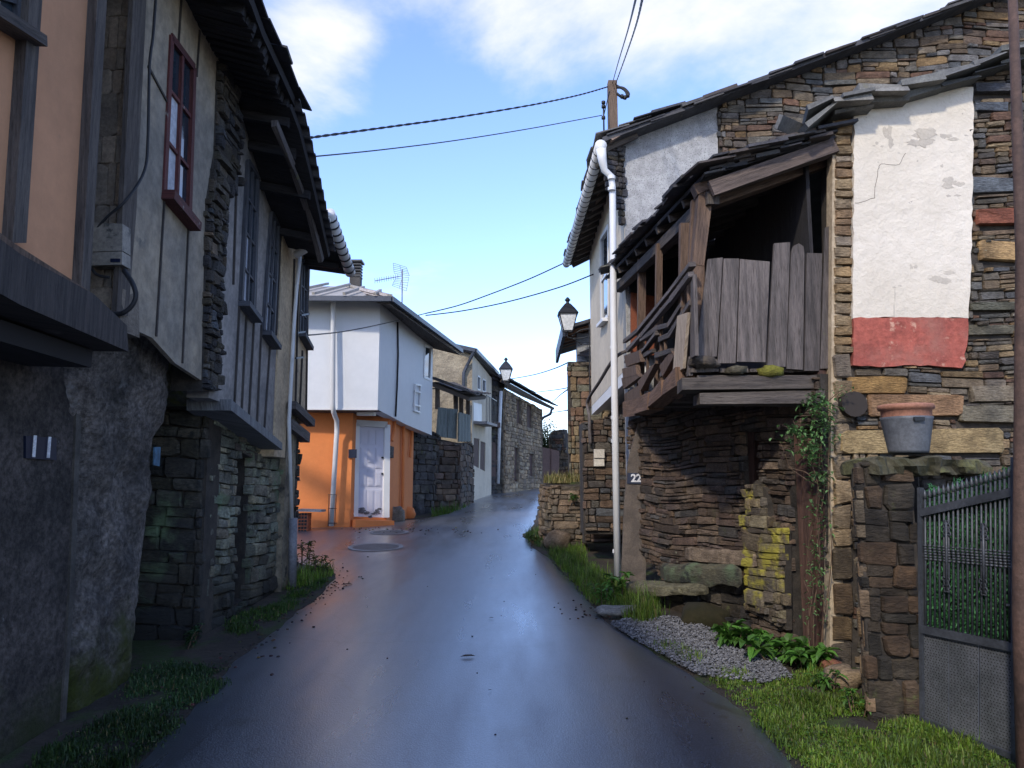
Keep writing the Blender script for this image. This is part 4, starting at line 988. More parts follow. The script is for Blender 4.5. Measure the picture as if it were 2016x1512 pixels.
m = MB(); q = [WS.pt(0, zs, -.02), WS.pt(WS.L, zs, -.02), WS.pt(WS.L, zs, -1.5), WS.pt(0, zs, -1.5)]; quad_slab(m, q, .08); m.bar(WS.pt(.02, zs-.08, -.06), WS.pt(WS.L, zs-.08, -.06), .12, .16); m.build('floor_edge', M['metal_white'], h10)
m = MB(); m.slab(WS, [(.3, 1.0), (WS.L, 1.0), (WS.L, zs-.16), (.3, zs-.16)], -.6, -.3); m.build('lower_recess', M['mortar'], h10)
RP = Wall(.98, 10.6, 1.75, 10.6)
stone_wall(h10, RP, [(0, .9), (.75, .9), (.75, RP.S(1200, 812)[1]), (0, RP.S(1155, 832)[1])], name='corner_pier', mt='stone', pal=PAL_BROWN+PAL_WARM[:3], thick=.5, rh=(.05, .13), ln=(.15, .45), dep=(.02, .05))
t = T('electricity_meter_box', 'small cream meter box on the stone pier left of the white downpipe', 'meter box', P(1178, 917, 10.52))
m = MB(); m.slab(RP, RP.SS([(1168, 885), (1188, 885), (1188, 902), (1168, 902)]), .04, .12); m.build('cover', M['meterbox_clean'], t)
m = MB(); m.slab(RP, RP.SS([(1168, 903), (1188, 903), (1188, 918), (1168, 918)]), .04, .1); m.build('base', M['meterbox_clean'], t)
# pipes along the overhang
m = MB(); m.tube(smoothpts([P(1162, 875, 10.5), P(1160, 820, 10.5), P(1157, 790, 10.6), P(1180, 752, 9.9), P(1210, 705, 9.35), P(1240, 688, 9.2)]), .022, 8); m.build('conduit', M['wood_grey'], h10, smooth=True)
# roof
E0 = P(1186, 270, 9.12); sl = (P(2000, -38, 9.12)-P(1240, 250, 9.12)); k = sl.z/sl.x
E1 = Vector((P(1112, 518, 14.7).x+.05, 14.7, E0.z)); RD = 7.0
m = MB(); quad_slab(m, [E0, E1, E1+Vector((RD, 0, RD*k)), E0+Vector((RD, 0, RD*k))], .06)
rf = m.build('roof', M['slate_plain'], h10)
m = MB(); up = Vector((RD, 0, RD*k))
dn_ = Vector((0, .6, 0))
# verge slates on the gable edge, irregular
def verge(mb, a, b, n, w=.26, th=(.015, .035)):
    a = Vector(a); b = Vector(b); d = b-a; dd = d.normalized()
    for i in range(n):
        for lay in range(2):
            t0 = (i+U(-.2, .2)+lay*.3)/n; p0 = a+d*t0+Vector((U(-.02, .02), U(-.06, .03), lay*.035-.03)); p1 = p0+dd*(d.length/n)*U(1.1, 1.5)+Vector((0, 0, -.015))
            c = random.choice(PAL_SLATE); mb.bar(p0, p1, w, U(*th), up=(0, -dd.z*0, 1), col=tuple(x*.7 for x in c), jit=.008)
verge(m, E0+Vector((0, .12, 0)), E0+up+Vector((0, .12, 0)), 24)
slates(m, E0+Vector((-.04, 0, 0)), E1+Vector((-.04, 0, 0)), up, 4, .26, (.22, .45), (.012, .03))
m.build('slates', M['slate'], rf)
m = MB()
for i in range(16):
    y = 9.3+i*.35; m.bar((E0.x+.04, y, E0.z-.08), (1.6, y, E0.z-.08+.5*k), .07, .09, jit=.01)
for i in range(26):
    y = 9.2+i*.21; z = E0.z-.03; x = E0.x+U(.05, .15); m.bar((x, y, z), (1.5, y+U(-.04, .04), z+.4*k), .16, .02, jit=.015, col=(2.2, 1.9, 1.7))
m.build_each('rafter', M['wood_dark'], rf)
# stones and timber under the verge corner
m = MB(); cw = Wall(1.1, 9.25, 1.46, 9.42); stones(m, cw, [(0, E0.z-.1), (0, E0.z-.32), (.2, E0.z-.75), (.38, E0.z-1.1), (.38, E0.z+.05)], rh=(.05, .09), ln=(.1, .25), pal=PAL_SLATE+PAL_DARK); m.build('corbel_stones', M['stone'], h10)
# gutter
g0_ = P(1183, 286, 9.08)+Vector((-.0, 0, 0)); g1x = P(1115, 520, 14.55); m = MB()
m.tube([g0_, g1x], .075, 14); gt = m.build('gutter', M['metal_white'], h10, smooth=True)
m = MB()
for i in range(26): q = g0_.lerp(g1x, .03+.038*i); m.tube([q, q+Vector((0, .02, 0))], .081, 12)
m.build_each('hoop', M['metal_dark'], gt)
m = MB(); m.tube([g0_+Vector((0, -.0, -.05)), P(1186, 315, 9.1), P(1190, 335, 9.12), P(1203, 347, 9.16), P(1206, 370, 9.18), P(1208, 620, 9.14), P(1210, 780, 9.12), P(1216, 1138, 9.12)], [.065, .055, .043, .042, .042, .042, .042, .042], 14); dp = m.build('downpipe', M['metal_white'], h10, smooth=True)
m = MB()
for v in (350, 372, 684, 822, 868, 1085):
    u = 1204+max(0, v-350)*.0135; q = P(u, v, 9.14); m.tube([q-Vector((0, 0, .02)), q+Vector((0, 0, .02))], .048, 12)
m.build_each('collar', M['metal_white'], dp)
m = MB(); m.box(1.9, 8, 9.8, 14.2, 1.2, E0.z-.1); m.build('core', M['concrete_dark'], h10)
# --- stone annex with the whitewashed panel (gable plane)
h11 = T('stone_annex', 'rubble stone house front with a flaking white and red painted panel and slate drip course', 'house', (3.6, 6.3, gz(6)))
RG = Wall(2.52, 6.0, 6, 6.0)
feat = [((1650, 846, 1968, 892), (.4, .3, .15)), ((1668, 742, 1782, 774), (.36, .22, .08)), ((1702, 777, 1892, 822), (.36, .22, .12)), ((1913, 414, 2008, 444), (.28, .1, .06)), ((1926, 476, 2012, 516), (.45, .3, .14)),
        ((1906, 352, 2010, 380), (.13, .15, .17)), ((1912, 168, 2004, 186), (.1, .105, .12)), ((1915, 205, 1980, 222), (.11, .13, .16)), ((1790, 250+0, 1791, 251), (.1, .1, .1)), ((1905, 598, 1998, 612), (.16, .16, .12)), ((1900, 640, 1996, 660), (.15, .14, .1)), ((1906, 760, 2006, 790), (.25, .21, .15)), ((1882, 800, 2006, 832), (.2, .18, .13))]
fh = []
for (a, b, c, d), col in feat:
    fh.append(RG.SS([(a, b), (c, b), (c, d), (a, d)]))
panel = RG.SS([(1677, 208), (1700, 190), (1760, 185), (1909, 178), (1908, 400), (1904, 560), (1899, 628), (1675, 628), (1675, 420)])
band = RG.SS([(1675, 628), (1899, 628), (1899, 668), (1892, 700), (1893, 712), (1885, 726), (1790, 720), (1740, 724), (1675, 722)])
quo = RG.SS([(1641, 180), (1678, 180), (1679, 1000), (1690, 1330), (1636, 1330)])
zq = RG.S(1800, 90)[1]
outer = [(0.0, .1), (5.0, .1), (5.0, RG.S(2100, 62)[1])]+RG.SS([(2000, 112), (1880, 150), (1700, 200), (1645, 225)])
outer[-1] = (RG.S(1643, 225)[0], outer[-1][1])
o = stone_wall(h11, RG, outer, [panel, band, quo]+fh, name='stone_wall', pal=PAL_WARM+PAL_OCHRE[:2], thick=.3, rh=(.03, .09), ln=(.1, .34), dep=(.015, .045), band=.11, back=False)
m = MB(); m.slab(RG, outer, -.3, -.004); m.build('core', M['mortar'], h11)
m = MB()
for ((a, b, c, d), col), q in zip(feat, fh):
    s0, s1 = q[0][0], q[1][0]; z1, z0 = q[0][1], q[2][1]
    if z1-z0 < .01: continue
    stone1(m, RG, s0, s1, z0, z1, U(.03, .06), col, 0, .18)
def lin(a, b): return lambda z: a[0]+(b[0]-a[0])*(z-a[1])/(b[1]-a[1])
q_l = lin(RG.S(1643, 215), RG.S(1637, 1290)); q_r = lin(RG.S(1676, 215), RG.S(1678, 1000))
z = .2; zt = quo[0][1]-.25
while z < zt:
    hh = U(.05, .1) if z > 2.5 else U(.14, .26); s1 = q_r(z)
    c = random.choice(PAL_OCHRE); tt = U(.75, 1.15)
    c = tuple(q*tt for q in c) if z > .9 else tuple(q*.4 for q in c)
    stone1(m, RG, q_l(z)+.005, s1-U(0, .012), z+.006, z+hh-.006, U(.02, .045), c, 0, .14); z += hh
m.build_each('dressed_stone', M['stone'], h11)
m = MB(); sub = []
# panel as irregular-edged sheet with slight relief
def ragged(poly, a=.008, n=14):
    o = []
    for i in range(len(poly)):
        p = poly[i]; q = poly[(i+1) % len(poly)]; L = math.dist(p, q); k = max(1, int(L/.06))
        for j in range(k): t = j/k; o.append((p[0]+(q[0]-p[0])*t+U(-a, a), p[1]+(q[1]-p[1])*t+U(-a, a)))
    return o
m.slab(RG, ragged(panel), -.01, .05); pw = m.build('white_panel', M['white_panel'], h11)
bd = list(band); m = MB(); m.slab(RG, ragged(bd, .006), -.01, .052); m.build('red_band', M['red_band'], h11)
M['bare_plaster'] = mat('bare_plaster', (.5, .45, .37), (.42, .38, .32), 6, .95, .8, 30, bdist=.006, fvar=.4)
m = MB(); random.seed(31)
for (u, v, rx, ry, n) in ((1742, 262, 14, 22, 4), (1728, 288, 10, 6, 2), (1822, 275, 34, 16, 9), (1795, 290, 12, 10, 4), (1872, 278, 20, 7, 4), (1850, 366, 26, 12, 5), (1862, 390, 12, 6, 2), (1792, 528, 9, 9, 3), (1840, 556, 28, 12, 5), (1763, 566, 10, 5, 2), (1756, 590, 3, 28, 3), (1850, 326, 8, 6, 1), (1718, 293, 6, 3, 1), (1717, 327, 7, 4, 1), (1888, 228, 5, 4, 1), (1700, 235, 4, 3, 1), (1798, 320, 5, 4, 1), (1764, 306, 5, 3, 1)):
    for k in range(n):
        cu, cv = u+random.gauss(0, rx*.5), v+random.gauss(0, ry*.5); ru, rv = rx*U(.25, .6), ry*U(.3, .6)
        pl = [RG.S(cu+ru*math.cos(t)*U(.55, 1.25), cv+rv*math.sin(t)*U(.55, 1.25)) for t in [i*2*math.pi/13 for i in range(13)]]
        m.slab(RG, pl, .04, .0505+k*.0004)
m.build_each('flaked_patch', M['bare_plaster'], pw)
m = MB(); cr = RG.SS([(1676, 405), (1715, 395), (1722, 340), (1728, 328), (1765, 330), (1778, 300)])
cr2 = []
for i in range(len(cr)-1):
    for j in range(5): cr2.append((cr[i][0]+(cr[i+1][0]-cr[i][0])*j/5+U(-.006, .006), cr[i][1]+(cr[i+1][1]-cr[i][1])*j/5+U(-.006, .006)))
m.path([RG.pt(a, b, .05) for a, b in cr2], .0028, .003, col=(.9, .8, .7)); m.build('crack', M['wood_dark'], pw)
# reveal render strip on the left edge
m = MB(); AS = Wall(2.49, 5.985, 2.53, 9.4)
zT = RG.S(1642, 215)[1]; xb_ = 2.52+q_l(.1); xt_ = 2.52+q_l(zT); m.quadmesh([Vector(q) for q in ((xb_-.02, 5.985, .1), (xb_+.15, 6.02, .1), (xt_+.15, 6.02, zT), (xt_-.02, 5.985, zT), (xb_-.02, 6.1, .1), (xb_+.15, 6.1, .1), (xt_+.15, 6.1, zT), (xt_-.02, 6.1, zT))], (1, 1, 1), 3.4, 0); m.build('side_wall', mat('ochre_lime_render', (.5, .4, .27), (.36, .28, .18), 3, .9, .8, 14, spots=[(4, (.2, .15, .1), .64, .72)]), h11)
# slate drip course / coping
rf = MB()
zc = lambda u, v: P(u, v, 5.75)
cop = [((1588, 248), (1652, 198)), ((1640, 200), (1716, 188)), ((1690, 176), (1788, 170)), ((1775, 168), (1860, 148)), ((1850, 146), (1926, 124)), ((1915, 122), (1980, 104)), ((1970, 100), (2060, 78)), ((2050, 76), (2200, 30))]
for i, (a, b) in enumerate(cop):
    A = zc(*a); B = zc(*b); c = random.choice([(.2, .2, .18), (.15, .15, .14), (.24, .23, .2)])
    rf.bar(A+Vector((0, .25, 0)), B+Vector((0, .25, 0)), .52, .05, up=(0, 0, 1), col=c, jit=.022)
    if i > 0: rf.bar(A+Vector((.05, .35, -.05)), B+Vector((.05, .35, -.05)), .55, .04, up=(0, 0, 1), col=tuple(q*.6 for q in c), jit=.02)
# curling end slate
A = P(1588, 250, 5.9); Bq = P(1600, 222, 5.85); Cq = P(1650, 200, 5.8); Dq = P(1712, 186, 5.8); Eq = P(1660, 232, 5.95)
for p, q in ((A, Bq), (Bq, Cq), (Cq, Dq)): rf.bar(p+Vector((0, .2, 0)), q+Vector((0, .2, 0)), .6, .035, col=(.16, .16, .15), jit=.01)
rf.bar(P(1640, 232, 6.0), P(1700, 200, 6.0), .35, .06, col=(.1, .1, .1), jit=.01)
rf.build('drip_course', M['slate'], h11)
m = MB(); ra = P(1600, 225, 6.1); quad_slab(m, [(2.6, 6.1, ra.z), (7, 6.1, ra.z+.9), (7, 9.3, ra.z+.6), (2.6, 9.3, ra.z-.5)], .06); m.build('roof', M['slate_plain'], h11)
m = MB(); q = RG.px(1672, 798, 0); m.tube([q+Vector((0, .1, 0)), q+Vector((0, -.1, 0))], .1, 16, col=(.35, .33, .32)); m.build('log_end', M['wood_dark'], h11)
def slabstone(m, a, b, w, h, col, n=16, amp=.25):
    sd = U(0, 50); dv = b-a; ax = dv.normalized(); sdv = Vector((-ax.y, ax.x, 0)).normalized(); bi = len(m.v)
    for i in range(n+1):
        t = i/n; c = a+dv*t
        for k in range(12):
            th = 2*math.pi*k/12; rr = 1+amp*noise.fractal(Vector((t*4+sd, math.cos(th)*1.4, math.sin(th)*1.4)), .7, 2.0, 4); ed = 1 if 0 < i < n else .8
            cy = math.copysign(abs(math.cos(th))**.4, math.cos(th)); cz = math.copysign(abs(math.sin(th))**.4, math.sin(th))
            m.v.append(c+sdv*(cy*w/2*rr*ed)+Vector((0, 0, cz*h/2*rr*ed)))
    for i in range(n):
        for k in range(12): j = (k+1) % 12; m.face((bi+i*12+k, bi+i*12+j, bi+(i+1)*12+j, bi+(i+1)*12+k), col)
    m.face([bi+k for k in range(12)][::-1], col); m.face([bi+n*12+k for k in range(12)], col)
# --- oblique ground floor wall, door, benches
RL = Wall(1.44, 9.25, 2.46, 6.0)
ln = Vector((RL.n.x, RL.n.y, 0))
niche = RL.SS([(1462, 850), (1500, 850), (1500, 1040), (1470, 1040)])
dpx = RL.SS([(1558, 840), (1636, 838), (1636, 1300), (1558, 1262)]); dpx = [(min(a, RL.L-.04), b_) for a, b_ in dpx]
pl = [(0, .9)]+[(0, RL.S(1262, 822)[1]), (RL.L-.02, RL.S(1262, 822)[1]+.1), (RL.L-.02, .0), (RL.L*.5, .2)]
stone_wall(h11, RL, pl, [niche, dpx], name='lower_wall', pal=PAL_BROWN, mt='stone', thick=.3, rh=(.03, .09), ln=(.15, .5), dep=(.02, .06), wob=.02, band=.1)
m = MB(); m.slab(RL, [(q[0], q[1]) for q in niche], -.28, -.2); m.slab(RL, RL.SS([(1462, 850), (1476, 850), (1474, 1040), (1468, 1040)]), -.2, -.05); m.build('niche_door', M['wood_door'], h11)
m = MB(); s0, s1 = dpx[0][0], dpx[1][0]; 
for k in range(4): a = s0+(s1-s0)*k/4; b = s0+(s1-s0)*(k+1)/4-.012; m.slab(RL, [(a, .05), (b, .05), (b, 2.5), (a, 2.5)], -.1, -.03+U(-.01, .01), col=(U(.8, 1.2),)*3)
m.build('plank_door', M['wood_door'], h11)
ypx = RL.SS([(1482, 965), (1502, 945), (1524, 968), (1530, 1030), (1560, 1045), (1562, 1240), (1482, 1200), (1478, 1050)])
stone_wall(h11, RL, ypx, name='lichen_pier', mt='stone_lichen', pal=[(.24, .2, .13), (.17, .14, .1), (.13, .11, .09)], off=.07, thick=.06, rh=(.04, .14), ln=(.2, .7), dep=(.01, .05), gap=.003)
# slate slab with 22
t = T('slate_slab', 'tall pointed slate slab propped upright beside the white downpipe', 'slate slab', P(1250, 1142, 9.0))
SB = Wall(1.2, 9.02, 2.2, 9.0)
m = MB(); m.slab(SB, SB.SS([(1256, 832), (1266, 836), (1276, 880), (1272, 1000), (1270, 1146), (1222, 1146), (1228, 990), (1236, 905)]), 0, .05, col=(.13, .105, .085)); m.build('slab', M['slate'], t)
t = T('house_number_sign', 'blue enamel plate with white 22 fixed across the upright slate slab', 'house number', P(1250, 942, 8.94))
m = MB(); m.slab(SB, SB.SS([(1234, 931), (1269, 932), (1268, 953), (1233, 952)]), .052, .064); m.build('plate', M['plate_blue'], t)
text_part('number', '22', .125, M['plate_white'], t, SB.px(1251, 942, .067), (1, 0, 0), (0, 0, 1))
# bench stones
def bench_stone(px, Y, Y2, w, h, lab, col, kind='stone_bench', mt='stone', cat='stone slab'):
    a = P(*px[0], Y); b = P(*px[1], Y2); m = MB(); n = 9; bi = 0
    dv = b-a; sd = U(0, 50); n = 18
    for i in range(n+1):
        t = i/n; c = a+dv*t
        for k in range(12):
            th = 2*math.pi*k/12; rr = 1+.2*noise.fractal(Vector((t*5+sd, math.cos(th)*1.4, math.sin(th)*1.4)), .7, 2.0, 4)
            ed = 1 if 0 < i < n else .8
            cy = math.copysign(abs(math.cos(th))**.4, math.cos(th)); cz = math.copysign(abs(math.sin(th))**.4, math.sin(th))*(1+.3*noise.noise(Vector((t*3+sd, 7, 7))))
            m.v.append(c+Vector((0, cy*w/2*rr*ed, cz*h/2*rr*ed)))
    for i in range(n):
        for k in range(12): j = (k+1) % 12; m.face((i*12+k, i*12+j, (i+1)*12+j, (i+1)*12+k), col)
    m.face(list(range(12))[::-1], col); m.face([n*12+k for k in range(12)], col)
    m.build(kind, M[mt], None, label=lab, cat=cat, group='stones used as a bench')
bench_stone(((1238, 1158), (1385, 1156)), 8.4, 7.5, .5, .1, 'long flat mossy slab nearest the road, lowest of the bench stones', (.17, .16, .1))
bench_stone(((1305, 1128), (1452, 1132)), 8.1, 7.0, .36, .17, 'thick lichen-edged slab in the middle of the bench stones', (.19, .17, .11), mt='stone_moss')
bench_stone(((1352, 1090), (1482, 1102)), 7.95, 6.85, .3, .13, 'cracked layered slate block on top of the bench stones', (.27, .21, .15))
m = MB(); BWp = Wall(1.55, 8.75, 2.35, 7.0)
stone_wall_root = T('bench_base', 'low dark rubble plinth under the stone bench slabs', 'stone plinth', (1.9, 8, gz(8)))
bw = Wall(P(1262, 1170, 8.45).x, 8.45, P(1484, 1180, 6.95).x, 6.95)
stone_wall(stone_wall_root, bw, [(0, .25), (bw.L, .2), (bw.L, bw.S(1480, 1120)[1]), (bw.S(1400, 1145)[0], bw.S(1400, 1145)[1]), (0, bw.S(1262, 1172)[1])], name='stonework', mt='stone_black', pal=PAL_DARK, thick=.35, rh=(.06, .14), ln=(.15, .4), dep=(.02, .07))
m = MB(); q = G(1395, 1228); rock(m, (q.x, q.y+.1, q.z+.03), (.24, .2, .13), (.13, .12, .05)); m.build('boulder', mat('moss_covered_rock', (.1, .1, .03), (.16, .14, .09), 5, .95, 1, 16), None, smooth=True, label='low moss-covered boulder at the back of the gravel patch', cat='boulder')
m = MB(); q = G(1222, 1208); rock(m, (q.x, q.y, q.z+.02), (.26, .14, .05), (.3, .3, .28)); m.build('kerb_stone', M['stone'], None, smooth=True, label='flat pale stone at the tarmac edge below the white downpipe', cat='stone')
for (u, v, r, lab, c) in ((1632, 1318, .09, 'reddish stone lying at the foot of the annex corner', (.28, .12, .08)), (1660, 1345, .13, 'tan flat stone lying left of the pillar base', (.35, .27, .18)), (1437, 1186, .06, 'small ochre stone under the bench slabs', (.4, .25, .12))):
    q = G(u, v); m = MB(); rock(m, (q.x, q.y, q.z+r*.3), (r, r*.8, r*.6), c); m.build('loose_stone', M['stone'], None, smooth=True, label=lab, cat='stone')

# ================================================================ BALCONY
b = T('wooden_balcony', 'decaying timber balcony with silver planks, sagging side rails and a ragged slate roof', 'balcony', (2.0, 7.5, 2.4))
BF = Wall(1.45, 6.08, 2.55, 6.08); BS = Wall(1.46, 6.08, 1.42, 9.25)
bn = Vector((0, -1, 0)); sn = Vector((BS.n.x, BS.n.y, 0))
boards = [[(1392, 512), (1421, 509), (1409, 703), (1368, 703)], [(1423, 511), (1453, 511), (1446, 716), (1411, 716)], [(1455, 512), (1513, 517), (1505, 714), (1449, 713)],
          [(1522, 481), (1553, 479), (1545, 723), (1508, 722)], [(1555, 500), (1560, 486), (1570, 481), (1579, 487), (1581, 500), (1578, 729), (1546, 727)], [(1586, 500), (1616, 501), (1610, 731), (1581, 731)], [(1622, 450), (1635, 446), (1634, 726), (1612, 727)]]
for i, q in enumerate(boards):
    m = MB(); p = BF.SS(q); t = U(.8, 1.15); 
    if i >= 5: t *= .7
    m.slab(BF, p, .0, .03, col=(t, t, t)); ob = m.build('board', M['wood_grey'], b)
    for vtx in ob.data.vertices: vtx.co += Vector((0, 0, 0))
m = MB(); m.bar(BF.px(1342, 756, -.08), BF.px(1646, 752, -.08), .2, .1, col=(.8, .8, .8), jit=.015); m.bar(BF.px(1378, 784, -.12), BF.px(1646, 782, -.12), .22, .1, col=(1, 1, 1), jit=.015); m.build('front_beam', M['wood_dark'], b)
m = MB(); m.path([BS.px(1238, 806, .0), BS.px(1262, 803, .0), BS.px(1292, 788, 0), BS.px(1322, 765, 0), BS.px(1352, 742, .02)], .16, .16, jit=.02, col=(1.3, 1.2, 1.1)); m.build('side_beam', M['wood_brown'], b)
zf = BF.S(1500, 728)[1]
m = MB()
for k in range(7): y = 6.15+k*.44; m.bar((1.5, y, zf-.1), (2.6, y, zf-.1), .1, .12, jit=.01)
for k in range(9): x = 1.5+k*.12; m.bar((x, 6.1, zf), (x-.08, 9.3, zf), .115, .03, jit=.005)
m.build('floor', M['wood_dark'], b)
m = MB()
for (u, v, r, c) in ((1450, 728, .07, (.14, .13, .09)), (1518, 732, .08, (.2, .2, .03)), (1385, 712, .09, (.12, .1, .08)), (1402, 715, .06, (.14, .12, .1))): q = BF.px(u, v, -.02); rock(m, q, (r*1.2, r, r*.6), c, 8, 5)
m.build_each('packing_stone', M['stone'], b, smooth=True)
# posts
m = MB(); m.bar(BF.px(1377, 700, -.08), BF.px(1377, 520, -.08), .1, .1); m.bar(BF.px(1376, 520, -.08), BF.px(1392, 372, -.08), .1, .11, w1=.12, h1=.12); m.build('post', M['wood_brown'], b)
m = MB(); m.bar(BF.px(1368, 520, -.18), BF.px(1374, 380, -.18), .03, .05); m.bar(BF.px(1370, 372, -.07), BF.px(1420, 352, -.07), .12, .09); m.bar(BF.px(1378, 385, -.07), BF.px(1408, 388, -.07), .1, .05); m.build('bracket', M['wood_brown'], b)
for (u, v0, v1, w) in ((1333, 480, 745, .08), (1285, 520, 770, .07), (1252, 548, 790, .08)):
    m = MB(); m.bar(BS.px(u, v1, -.05), BS.px(u+3, v0-40, -.05), w, w, jit=.006); m.build('post', M['wood_brown'], b)
# side rails
for pts in ([(1236, 672), (1262, 650), (1320, 575), (1366, 520)], [(1238, 690), (1272, 660), (1330, 590), (1368, 540)], [(1270, 668), (1300, 645), (1320, 640), (1345, 600)], [(1302, 668), (1320, 660), (1350, 615), (1368, 595)], [(1238, 712), (1270, 690), (1300, 655)],
            [(1238, 735), (1270, 700), (1290, 690)], [(1300, 700), (1335, 690)], [(1310, 740), (1330, 705)]):
    m = MB(); m.path([BS.px(u, v, .02+U(-.02, .02)) for u, v in pts], .045, .05, up=tuple(sn), jit=.006); m.build('rail', M['wood_grey'], b)
m = MB()
for (u, v0, v1) in ((1263, 640, 775), (1275, 650, 770), (1302, 600, 760), (1312, 670, 765), (1298, 690, 765), (1356, 530, 600), (1345, 560, 625)): m.bar(BS.px(u, v1, 0), BS.px(u+U(-3, 3), v0, 0), .028, .03, jit=.004)
m.build_each('baluster', M['wood_brown'], b)
m = MB(); m.slab(BS, BS.SS([(1346, 622), (1367, 615), (1357, 725), (1336, 742)]), .03, .055); m.build('pale_board', M['wood_pale'], b)
m = MB(); m.slab(BF, BF.SS([(1359, 700), (1367, 701), (1366, 738), (1357, 738)]), -.1, -.04); m.slab(BS, BS.SS([(1367, 560), (1372, 540), (1376, 700), (1366, 706)]), .0, .03); m.build('corner_stud', M['wood_grey'], b)
for q in ([(1238, 700), (1268, 690), (1272, 712), (1242, 722)], [(1238, 726), (1266, 718), (1268, 738), (1240, 745)], [(1236, 745), (1262, 730), (1274, 742), (1240, 766)], [(1270, 752), (1296, 722), (1306, 716), (1276, 770)], [(1310, 720), (1334, 690), (1340, 700), (1316, 742)], [(1240, 775), (1270, 758), (1274, 790), (1240, 802)]):
    m = MB(); m.slab(BS, BS.SS(q), U(0, .04), U(.05, .09), col=(U(.7, 1.1),)*3); m.build('broken_plank', M['wood_brown'], b)
m = MB(); BK = Wall(1.44, 9.3, 2.4, 9.3); m.slab(BK, BK.SS([(1241, 545), (1300, 560), (1300, 700), (1241, 700)]), 0, .04, col=(.45, .45, .45)); m.build('brick_infill', M['brick'], b)
IW = Wall(2.47, 6.13, 2.47, 9.36); m = MB(); m.slab(IW, [(0, zf), (3.2, zf), (3.2, 4.56), (0, 4.36)], -.03, 0); m.build('inner_wall', M['wood_black'], b)  # black sheet paints the shade deep inside the balcony
EW = Wall(1.47, 9.3, 2.46, 9.3); m = MB(); m.slab(EW, [(.3, zf), (.99, zf), (.99, 4.56), (0, 4.26), (0, 3.95), (.3, 3.9)], -.03, .05); m.build('end_wall', M['wood_black'], b)  # same painted shade closing the far end
# roof
Ea = P(1386, 340, 5.95); Eb = P(1192, 546, 9.6); Rr = P(1646, 262, 5.95); up = Rr-Ea; upn = up.copy()
Rb = Eb+Vector((1.2, 0, .38))
m = MB(); quad_slab(m, [Ea+Vector((0, .02, 0)), Eb, Rb, Rr+Vector((0, .02, 0))], .03); rf = m.build('roof', M['wood_black'], b)
m = MB(); slates(m, Ea+Vector((-.03, -.05, 0)), Eb+Vector((-.05, 0, 0)), (Rr-Ea)*1.0, 6, .2, (.16, .36), (.012, .028), jit=.05, rag=.09)
slates(m, Ea+Vector((-.0, -.03, .03)), Eb+Vector((-.03, 0, .03)), (Rr-Ea)*1.0, 3, .3, (.2, .4), (.012, .028), jit=.05, rag=.1)
verge(m, Ea+Vector((.0, .12, .02)), Rr+Vector((-.1, .12, .0)), 7, .3, (.015, .03)); m.build('slates', M['slate'], rf)
m = MB(); m.bar(Ea+Vector((.06, .03, -.13)), Rr+Vector((0, .03, -.1)), .07, .13, jit=.01, col=(1.1, 1, 1)); m.bar(Ea+Vector((.1, .1, -.17)), Eb+Vector((.15, -.1, -.17)), .1, .11, jit=.01)
for k in range(9):
    t = (k+.5)/9; q = Ea.lerp(Eb, t); m.bar(q+Vector((.02, 0, -.06)), q+Vector((1.2, 0, .3)), .06, .07, jit=.008)
m.build_each('rafter', M['wood_dark'], rf)
m = MB(); m.bar(BF.px(1380, 392, -.15), BF.px(1640, 300, -.15), .1, .12, jit=.01); m.build('verge_beam', M['wood_brown'], b)

# ================================================================ PILLAR, BUCKET, GATE, POST
p = T('gate_pillar', 'blackened stone gate pillar with a mossy capstone, carrying the flower pot', 'pillar', (2.45, 5.0, gz(5)))
PF = Wall(P(1702, 1200, 4.9).x, 4.9, P(1812, 1200, 4.9).x, 4.9); PS = Wall(P(1684, 1000, 5.35).x, 5.35, P(1702, 1200, 4.9).x, 4.9)
zt = PF.S(1750, 912)[1]
stone_wall(p, PF, [(0, .05), (PF.L+.02, .05), (PF.L, zt), (0, zt)], name='front', mt='stone_black', pal=[(.055, .048, .038), (.07, .06, .045), (.04, .038, .032), (.1, .07, .045)], thick=.04, rh=(.05, .18), ln=(.15, .45), dep=(.01, .035), band=.18, gap=.004)
stone_wall(p, PS, [(0, .05), (PS.L, .05), (PS.L, zt), (0, zt)], name='side', mt='stone', pal=[(.26, .19, .12), (.2, .15, .1), (.15, .12, .08)], thick=.03, rh=(.07, .2), ln=(.8, .9), dep=(.01, .03), band=.2)
m = MB(); ca = P(1684, 912, 4.95); cb = P(1905, 918, 5.2)
slabstone(m, P(1682, 920, 5.08), P(1822, 918, 5.08), .5, .12, (.7, .68, .6)); slabstone(m, P(1800, 918, 5.45), P(1922, 922, 5.5), .35, .11, (.6, .6, .55)); m.build_each('capstone', mat('mossy_capstone', (.13, .12, .09), (.07, .07, .04), 5, .95, 1, 16, bdist=.02, spots=[(3, (.12, .12, .05), .5, .6)]), p)
rw = Wall(P(1812, 1000, 5.35).x, 5.35, 3.4, 5.6); stone_wall(p, rw, [(0, .05), (rw.L, .05), (rw.L, zt-.06), (0, zt-.06)], name='return_wall', mt='stone_black', pal=PAL_DARK, thick=.2)
m = MB(); _a = PS.pt(0, 0, -.04); _b = PS.pt(PS.L, 0, -.04); _c = PF.pt(PF.L, 0, -.05)
m.quadmesh([Vector((q.x, q.y, .05)) for q in (_a+Vector((.08, 0, 0)), _b+Vector((.08, .08, 0)), _c, Vector((_c.x, 5.4, 0)))]+[Vector((q.x, q.y, zt-.01)) for q in (_a+Vector((.08, 0, 0)), _b+Vector((.08, .08, 0)), _c, Vector((_c.x, 5.4, 0)))], (1, 1, 1), 1, 0); m.build('core', M['mortar'], p)
